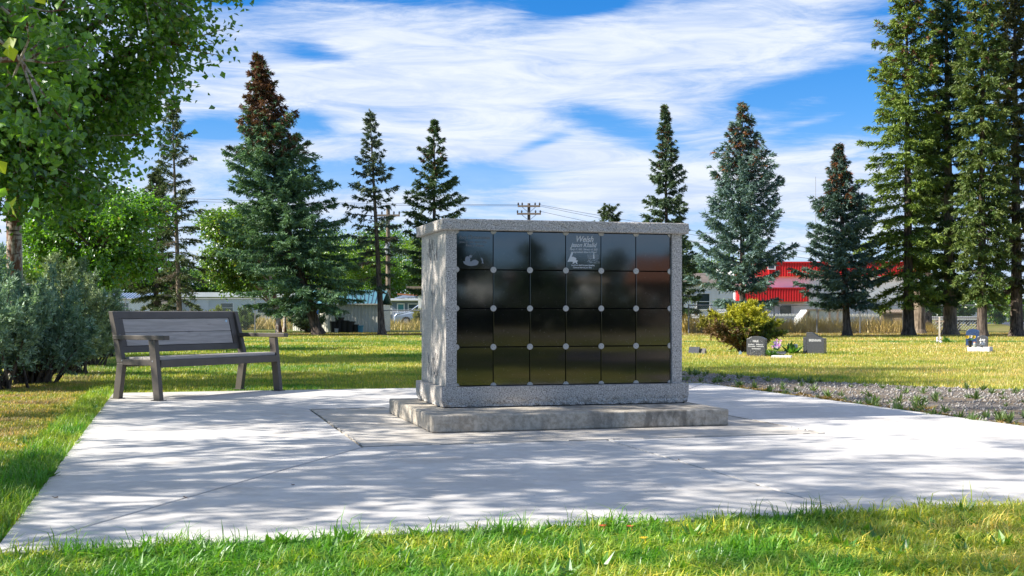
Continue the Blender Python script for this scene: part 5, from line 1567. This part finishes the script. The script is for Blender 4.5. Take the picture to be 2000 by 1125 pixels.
# ================================================================== utility poles and wires
def power_pole(label, px, D, top, arms, tx=False):
    rt = empty('utility_pole', (X(px, D), D, GZ), 0, label, 'utility pole')
    H = Z(top, D) - GZ
    mb_ = MB(); mb_.tube([(0, 0, 0), (0, 0, H)], [.16, .11], 10); mb_.build('pole', M['wood_dark'] if not tx else M['bark_pale'], rt)
    for zz, half in arms:
        mb_ = MB(); mb_.box((0, -.14, zz), (half * 2, .10, .12)); a = mb_.build('crossarm', M['wood'], rt)
        for k in (-1, 1):
            mb_ = MB(); mb_.bar((k * half * .55, -.15, zz - .05), (0, -.15, zz - .55), .03); mb_.build('brace', M['galv'], a)
        for x_ in (-half * .95, -half * .5, half * .5, half * .95):
            mb_ = MB(); mb_.tube([(x_, -.14, zz + .06), (x_, -.14, zz + .14), (x_, -.14, zz + .24)], [.03, .06, .04], 8); mb_.build('insulator', M['black_stone'], a)
    return rt, H
pp, Hp = power_pole('dark wooden utility pole with two crossarms above the memorial wall', 1033, 90, 397, [])
rt = pp
for zz, half in ((Z(403, 90) - GZ, .82), (Z(418, 90) - GZ, .88)):
    mb = MB(); mb.box((0, -.16, zz), (half * 2, .12, .13)); a = mb.build('crossarm', M['wood'], rt)
    for k in (-1, 1):
        mb = MB(); mb.bar((k * half * .6, -.17, zz - .06), (0, -.17, zz - .5), .04); mb.build('brace', M['galv'], a)
    for x_ in (-half * .95, -half * .6, half * .55, half * .95):
        mb = MB(); mb.tube([(x_, -.16, zz + .065), (x_, -.16, zz + .15), (x_, -.16, zz + .26)], [.03, .07, .04], 8); mb.build('insulator', M['black_plastic'], a)
p2, H2 = power_pole('brown utility pole with grey transformer behind the slender spruce', 758, 72, 400, [(6.6, .7)], True)
mb = MB(); mb.tube([(.02, -.3, Z(497, 72)), (.02, -.3, Z(475, 72)), (.02, -.3, Z(472, 72))], [.17, .17, .06], 12); mb.build('transformer', M['galv'], p2)
def wire(label, a, b_, sag, r=.012, n=24):
    P_ = []
    for i in range(n + 1):
        t_ = i / n; p_ = Vector(a).lerp(Vector(b_), t_); p_.z -= sag * 4 * t_ * (1 - t_); P_.append(p_)
    mb_ = MB(); mb_.tube(P_, r, 4); return tag(mb_.build('power_line', M['black_plastic']), label, 'power line', 'overhead power lines')
zt = Z(401, 90)
def lp(px, py, D): return (X(px, D), D, Z(py, D))
wire('upper power line running left from the crossarm pole', lp(1015, 400, 90), lp(-150, 362, 95), .35)
wire('second power line running left just under the upper one', lp(1020, 402, 90.5), lp(-150, 370, 96), .35)
wire('topmost power line descending right from the crossarm pole', lp(1054, 400, 90), lp(1700, 500, 75), .15)
wire('middle power line descending right from the crossarm pole', lp(1052, 402, 90.4), lp(1700, 508, 75.5), .25)
wire('lowest power line descending right from the crossarm pole', lp(1052, 412, 90.2), lp(1700, 520, 75.2), .3)
wire('low cable strung left of the memorial wall at pole height', lp(758, 474, 72), lp(830, 474, 72), .03)
wire('lower cable strung left of the memorial wall', lp(758, 497, 72), lp(900, 500, 72), .04)

# ================================================================== right buildings
D = 78
w1 = empty('siding_house', (0, 0, 0), 0, 'white clapboard house with a sash window right of the memorial wall', 'house')
wall_with_openings('wall', w1, M['white_metal'], X(1250, D), X(1432, D), D, GZ, Z(553, D))
bd = None
nb_ = 17
for i in range(nb_):
    zz = GZ + .1 + i * (Z(553, D) - GZ - .1) / nb_
    hh = (Z(553, D) - GZ) / nb_
    if bd is None:
        mb = MB(); mb.add([(X(1250, D), D - .01, 0), (X(1432, D), D - .01, 0), (X(1432, D), D - .045, 0), (X(1250, D), D - .045, 0), (X(1250, D), D - .01, hh), (X(1432, D), D - .01, hh)], [(0, 1, 2, 3), (3, 2, 5, 4), (0, 3, 4), (1, 5, 2)])
        bd = mb.build('siding_board', M['white_metal'], w1); o = bd
    else: o = link('siding_board', bd.data, None, w1)
    o.location = (0, 0, zz)
window(w1, X(1373, D), Z(589, D), X(1387, D) - X(1359, D), Z(572, D) - Z(606, D), D - .05)
mb = MB(); mb.prism([(X(1245, D), D - .4, Z(554, D)), (X(1245, D), D + 3.5, Z(530, D)), (X(1245, D), D + 7, Z(554, D))], (0, 0, 0), (X(1440, D) - X(1245, D), 0, 0)); mb.build('roof', M['brown_wall'], w1)

D = 86
rb = empty('commercial_building', (0, 0, 0), 0, 'big white building with two bands of red ribbed metal', 'building')
wall_with_openings('wall', rb, M['white_metal'], X(1436, D), X(1610, D), D, GZ, Z(514, D), 8)
wall_with_openings('wall', rb, M['pale_wall'], X(1610, D), X(1800, D), D + .6, GZ, Z(540, D), 8)
f1 = ribbed(rb, 'red_fascia', M['red_metal'], X(1497, D), X(1800, D), D - .25, Z(540, D), Z(513, D), .185, .07)
mb = MB(); mb.box(((X(1436, D) + X(1800, D)) / 2, D - .10, Z(526, D)), (X(1800, D) - X(1436, D), .2, .93)); mb.build('fascia_core', M['red_metal'], rb)
mb = MB(); mb.box(((X(1497, D) + X(1800, D)) / 2, D - .2, Z(512.5, D)), (X(1800, D) - X(1497, D), .35, .09)); mb.build('coping', M['red_metal'], rb)
window(rb, X(1505, D), Z(521, D), .55, .42, D - .33, mull=False)
f2 = ribbed(rb, 'red_fascia', M['red_metal'], X(1436, D), X(1574, D), D - .9, Z(589, D), Z(564, D), .185, .07)
mb = MB(); mb.box(((X(1436, D) + X(1574, D)) / 2, D - .42, Z(576.5, D)), (X(1574, D) - X(1436, D), .8, .90)); mb.build('canopy', M['red_metal'], rb)
mb = MB(); mb.box(((X(1436, D) + X(1575, D)) / 2, D - .55, Z(563, D)), (X(1575, D) - X(1434, D), .9, .07)); mb.build('coping', M['red_metal'], rb)
window(rb, X(1534, D), Z(604, D), X(1546, D) - X(1520, D), Z(594, D) - Z(616, D), D - .02, mull=False)
window(rb, X(1478, D), Z(604, D), .9, .8, D - .02, mull=False)
mb = MB(); mb.box((X(1562, D), D - .03, Z(612, D)), (.9, .06, 1.5)); mb.build('door', M['white_metal'], rb)
an2 = empty('radio_mast', (X(1593, 95), 95, GZ), 0, 'thin antenna mast rising left of the smaller blue spruce', 'antenna')
mb = MB(); mb.tube([(0, 0, 0), (0, 0, Z(345, 95) - GZ)], [.04, .02], 6); mb.build('mast', M['galv'], an2)
mb = MB(); mb.bar((-.5, 0, Z(387, 95)), (.5, 0, Z(387, 95)), .03); mb.build('crossbar', M['galv'], an2)

# plastic greenhouse
D = 68
gh = empty('greenhouse', (X(1562, D), D, GZ), 0, 'low wooden frame greenhouse wrapped in cloudy plastic film', 'greenhouse')
W_ = X(1650, D) - X(1562, D); H_ = Z(605, D) - GZ
mb = MB(); mb.prism([(.06, .03, 0), (W_ - .06, .03, 0), (W_ - .06, .03, H_), (.45, .03, H_ + .0), (.06, .03, H_ * .55)], (0, 0, 0), (0, 1.6, 0)); mb.build('film', M['plastic_film'], gh)
for x_ in (.5, 1.0, 1.65, 2.1, W_ - .04):
    mb = MB(); mb.box((x_, -.01, H_ / 2), (.09, .06, H_)); mb.build('stud', M['wood'], gh)
mb = MB(); mb.box((W_ / 2 + .2, -.02, H_), (W_ - .35, .07, .07)); mb.build('top_beam', M['wood'], gh)
mb = MB(); mb.bar((.02, -.02, H_ * .3), (.5, -.02, H_), .08); mb.build('strut', M['wood'], gh)
# white lattice fences
def lattice(label, px0, px1, pyt, pyb, D, scallop=False, pitch=.16, w_=.045):
    rt = empty('lattice_fence', (0, 0, 0), 0, label, 'lattice')
    x0, x1, z0, z1 = X(px0, D), X(px1, D), max(GZ + .02, Z(pyb, D)), Z(pyt, D)
    mb_ = MB(); Hh = z1 - z0; L_ = x1 - x0
    for i in range(-int(Hh / pitch) - 1, int(L_ / pitch) + 1):
        for sgn in (1, -1):
            s0 = i * pitch; a0 = max(0, -s0); a1 = min(Hh, L_ - s0)
            if a1 <= a0: continue
            if sgn == 1: mb_.bar((x0 + s0 + a0, D, z0 + a0), (x0 + s0 + a1, D, z0 + a1), .012, w_, up=(0, 1, 0))
            else: mb_.bar((x0 + s0 + a0, D + .014, z1 - a0), (x0 + s0 + a1, D + .014, z1 - a1), .012, w_, up=(0, 1, 0))
    tag(mb_.build('lattice_strips', M['white_lattice'], rt), kind='stuff')
    mb_ = MB(); mb_.box(((x0 + x1) / 2, D - .02, z1 + .02), (L_, .05, .07)); tr_ = mb_.build('top_rail', M['white_lattice'], rt)
    if scallop:
        mb_ = MB()
        for i in range(int(L_ / .2)): mb_.disc((x0 + .1 + i * .2, D - .02, z1 + .06), .08, .03, 'Y', 10)
        mb_.build('scalloped_edge', M['white_lattice'], tr_)
    return rt
lattice('white scalloped lattice fence between greenhouse and wooden hutch', 1655, 1722, 618, 642, 62, True)
lattice('white scalloped board fence left of the greenhouse', 1500, 1562, 617, 628, 72, True)
dk = empty('deck', (0, 0, 0), 0, 'low brown deck edge above white lattice between the right trunks', 'deck')
D = 61
mb = MB(); mb.box(((X(1800, D) + X(1912, D)) / 2, D + 1.5, Z(622, D)), (X(1912, D) - X(1800, D), 3, .10)); mb.build('deck_board', M['wood_brown'], dk)
mb = MB(); mb.box(((X(1800, D) + X(1912, D)) / 2, D - .03, Z(619, D)), (X(1912, D) - X(1800, D), .05, .06)); mb.build('edge_trim', M['white_lattice'], dk)
for px in (1802, 1838, 1875, 1910):
    mb = MB(); mb.box((X(px, D), D + .1, (Z(623, D) + GZ) / 2), (.09, .09, Z(623, D) - GZ)); mb.build('post', M['wood_dark'], dk)
lattice('white lattice skirt under the brown deck edge', 1802, 1911, 624, 644, 60.8)
# hutch
D = 58.5
ht = empty('wooden_hutch', (X(1741, D), D, GZ), R_(-12), 'weathered wooden hutch with wire front and sloping roof by the fence', 'hutch')
mb = MB(); 
mb.box((-.48, 0, .45), (.07, .6, .9)); mb.build('side_panel', M['wood'], ht)
mb = MB(); mb.box((.48, 0, .45), (.07, .6, .9)); mb.build('side_panel', M['wood'], ht)
mb = MB(); mb.box((0, .3, .45), (.9, .05, .88)); mb.build('back_panel', M['wood_dark'], ht)
mb = MB(); mb.box((0, -.02, .98), (1.15, .85, .06), rx=.15); mb.build('roof', M['wood'], ht)
mb = MB(); mb.box((.26, -.31, .42), (.36, .04, .84)); mb.build('door', M['wood'], ht)
mb = MB()
for k in range(9): mb.bar((-.44 + k * .06, -.31, .04), (-.44 + k * .06, -.31, .88), .012)
for k in range(12): mb.bar((-.44, -.315, .06 + k * .07), (.06, -.315, .06 + k * .07), .012)
mb.build('wire_front', M['galv'], ht)
pl_ = empty('timber_plank', (X(1700, 58), 58, GZ), 0, 'grey plank leaning in the golden grass near the lattice', 'plank')
mb = MB(); mb.bar((-.12, 0, 0), (.15, 0, .72), .12, .04); mb.build('board', M['wood'], pl_)
rk = empty('tree_stump', (X(1795, 54), 54, GZ), 0, 'fat brown sawn trunk between the first two very tall spruces', 'stump')
mb = MB(); mb.tube([(0, 0, 0), (0, 0, .2), (.02, 0, 1.0), (.0, 0, 1.9)], [.36, .28, .25, .22], 12); mb.build('trunk', M['bark_pale'], rk)
# white building, far right
D = 100
w3 = empty('warehouse', (0, 0, 0), 0, 'long white low building beyond the driveway at far right', 'building')
wall_with_openings('wall', w3, M['white_metal'], X(1860, D), X(2150, D), D, GZ, Z(590, D))
mb = MB(); mb.box(((X(1855, D) + X(2155, D)) / 2, D + 1.6, Z(588.5, D)), (X(2155, D) - X(1855, D), 4, .14)); mb.build('roof', M['pale_wall'], w3)
mb = MB(); mb.box(((X(1860, D) + X(2150, D)) / 2, D - .04, Z(627, D)), (X(2150, D) - X(1860, D), .06, .14)); mb.build('skirting', M['brown_wall'], w3)
window(w3, X(1948, D), Z(606, D), .9, .8, D)
window(w3, X(1886, D), Z(606, D), .9, .8, D)

# ================================================================== the place behind the camera (mirrored in the doors)
Q0 = np.array([OX, OY]) + E1 * PX0 + E2 * YF
nn = -E2
def mirror(px, T):
    p_ = np.array([X(px, T), T]); d_ = np.dot(p_ - Q0, nn)
    return p_ - 2 * d_ * nn
def box_house(name, label, px0, px1, pyt, T, wm, rm, gable=.0, depth=6, cat='house'):
    a = mirror(px0, T); b_ = mirror(px1, T); d_ = b_ - a; L_ = float(np.hypot(*d_)); ang = math.atan2(d_[1], d_[0])
    rt = empty(name, (float(a[0]), float(a[1]), GZ), ang, label, cat)
    h = Z(pyt, T) - GZ - gable
    s = -1 if (np.dot(np.array([-d_[1], d_[0]]), np.array([0, 1])) > 0) else 1
    mb_ = MB(); mb_.box((L_ / 2, s * depth / 2, h / 2), (L_, depth, h)); mb_.build('wall', wm, rt)
    mb_ = MB(); mb_.prism([(-.3, -s * .4, h), (-.3, s * depth / 2, h + max(gable, .25)), (-.3, s * (depth + .4), h)], (0, 0, 0), (L_ + .6, 0, 0)); mb_.build('roof', rm, rt)
    for t_ in (.25, .7):
        mb_ = MB(); mb_.box((L_ * t_, -s * .02, h * .55), (L_ * .14, .06, h * .3)); wf = mb_.build('window', M['white_metal'], rt)
        mb_ = MB(); mb_.box((L_ * t_, -s * .06, h * .55), (L_ * .11, .02, h * .24)); mb_.build('pane', M['glass'], wf)
    return rt
box_house('house', 'white house mirrored in the left doors of the second row', 905, 958, 520, 78, M['white_metal'], M['brown_wall'], .3)
box_house('house', 'long grey-brown house mirrored in the middle doors of the second row', 1000, 1110, 522, 82, M['brown_wall'], M['brown_wall'], .5)
box_house('garden_shed', 'small white shed mirrored in the fourth and fifth doors of the second row', 1142, 1182, 540, 70, M['white_metal'], M['tan_wall'], .3, 4, 'shed')
box_house('house', 'house with rust-brown roof mirrored at the right end of the top row', 1255, 1360, 497, 60, M['brown_wall'], M['red_roof'], 1.3)
for i, (px, py, T, wpx, lb) in enumerate([(868, 405, 45, 60, 'tall dark tree mirrored in the upper left door'), (1040, 462, 75, 22, 'narrow dark tree mirrored in the third door of the top row'), (1100, 488, 80, 55, 'round tree mirrored between third and fourth doors'), (1190, 474, 78, 42, 'dark round tree mirrored in the fifth door of the top row'),
                                          (1268, 492, 85, 60, 'wide tree mirrored in the sixth door of the top row'), (990, 508, 100, 70, 'low trees mirrored in the second door of the top row'), (1330, 470, 90, 60, 'tree mirrored at the right end of the doors'), (940, 500, 95, 40, 'small tree mirrored over the white house')]):
    a = mirror(px, T); H = Z(py, T) - GZ; w = wpx * T / F
    broadleaf('background_tree', lb, (float(a[0]), float(a[1]), GZ), H, 9, (0, 0, H * .56), (w, w, H * .44), 200, 14, .28, .15, 300 + i, (.02, .05, .015), (.06, .11, .03), limb=False, spread=.5, group='trees mirrored in the black doors')
rs = np.random.RandomState(91); tri = Tris()
a = mirror(860, 58); b_ = mirror(1420, 62); dd = (b_ - a); m = 9000
t_ = rs.rand(m); hz = rs.rand(m) * 1.5 * (1 + .15 * np.sin(t_ * 40))
P = np.stack([a[0] + dd[0] * t_ + rs.normal(0, .35, m), a[1] + dd[1] * t_ + rs.normal(0, .35, m), GZ + hz], 1)
ax = norm(rs.normal(0, 1, (m, 3))); sz = rs.uniform(.2, .38, m)
V = leaf_tris(P, ax, norm(rs.normal(0, 1, (m, 3))), sz, sz * .8); f = rs.rand(m, 1)
C = np.array((.03, .05, .02)) * (1 - f) + np.array((.08, .10, .04)) * f
tri.add(V, np.concatenate([C, C]))
tag(tri.build('hedge', M['leaf']), 'long dark hedge mirrored under the houses in the second row of doors', 'hedge')
a = [mirror(x_, t_) for x_, t_ in ((700, 44), (1600, 44), (1600, 54), (700, 54))]
sheet('road', [(float(p_[0]), float(p_[1])) for p_ in a], GZ + .006, M['gravel'], 'tan gravel road mirrored in the third row of doors')
a = [mirror(x_, t_) for x_, t_ in ((1090, 23), (1700, 22), (1700, 28.5), (1120, 30))]
sheet('gravel_path', [(float(p_[0]), float(p_[1])) for p_ in a], GZ + .006, M['gravel'], 'tan path behind the viewer, mirrored in the bottom row of doors')

# ------------------------------------------------------------------ lettering becomes plain mesh
bpy.context.view_layer.update()
dg = bpy.context.evaluated_depsgraph_get()
for o in FONTS:
    me = bpy.data.meshes.new_from_object(o.evaluated_get(dg)); n_ = link('text', me, None, o.parent)
    n_.matrix_local = o.matrix_local.copy(); me.name = 'text'
    if not me.materials: me.materials.append(o.data.materials[0])
for o in FONTS: bpy.data.objects.remove(o, do_unlink=True)
for o in bpy.data.objects:
    if o.name.startswith('text') and o.parent: o.name = 'lettering'
print('TRIS', sum(len(o.data.loop_triangles) or len(o.data.polygons) for o in S.objects if o.type == 'MESH'))
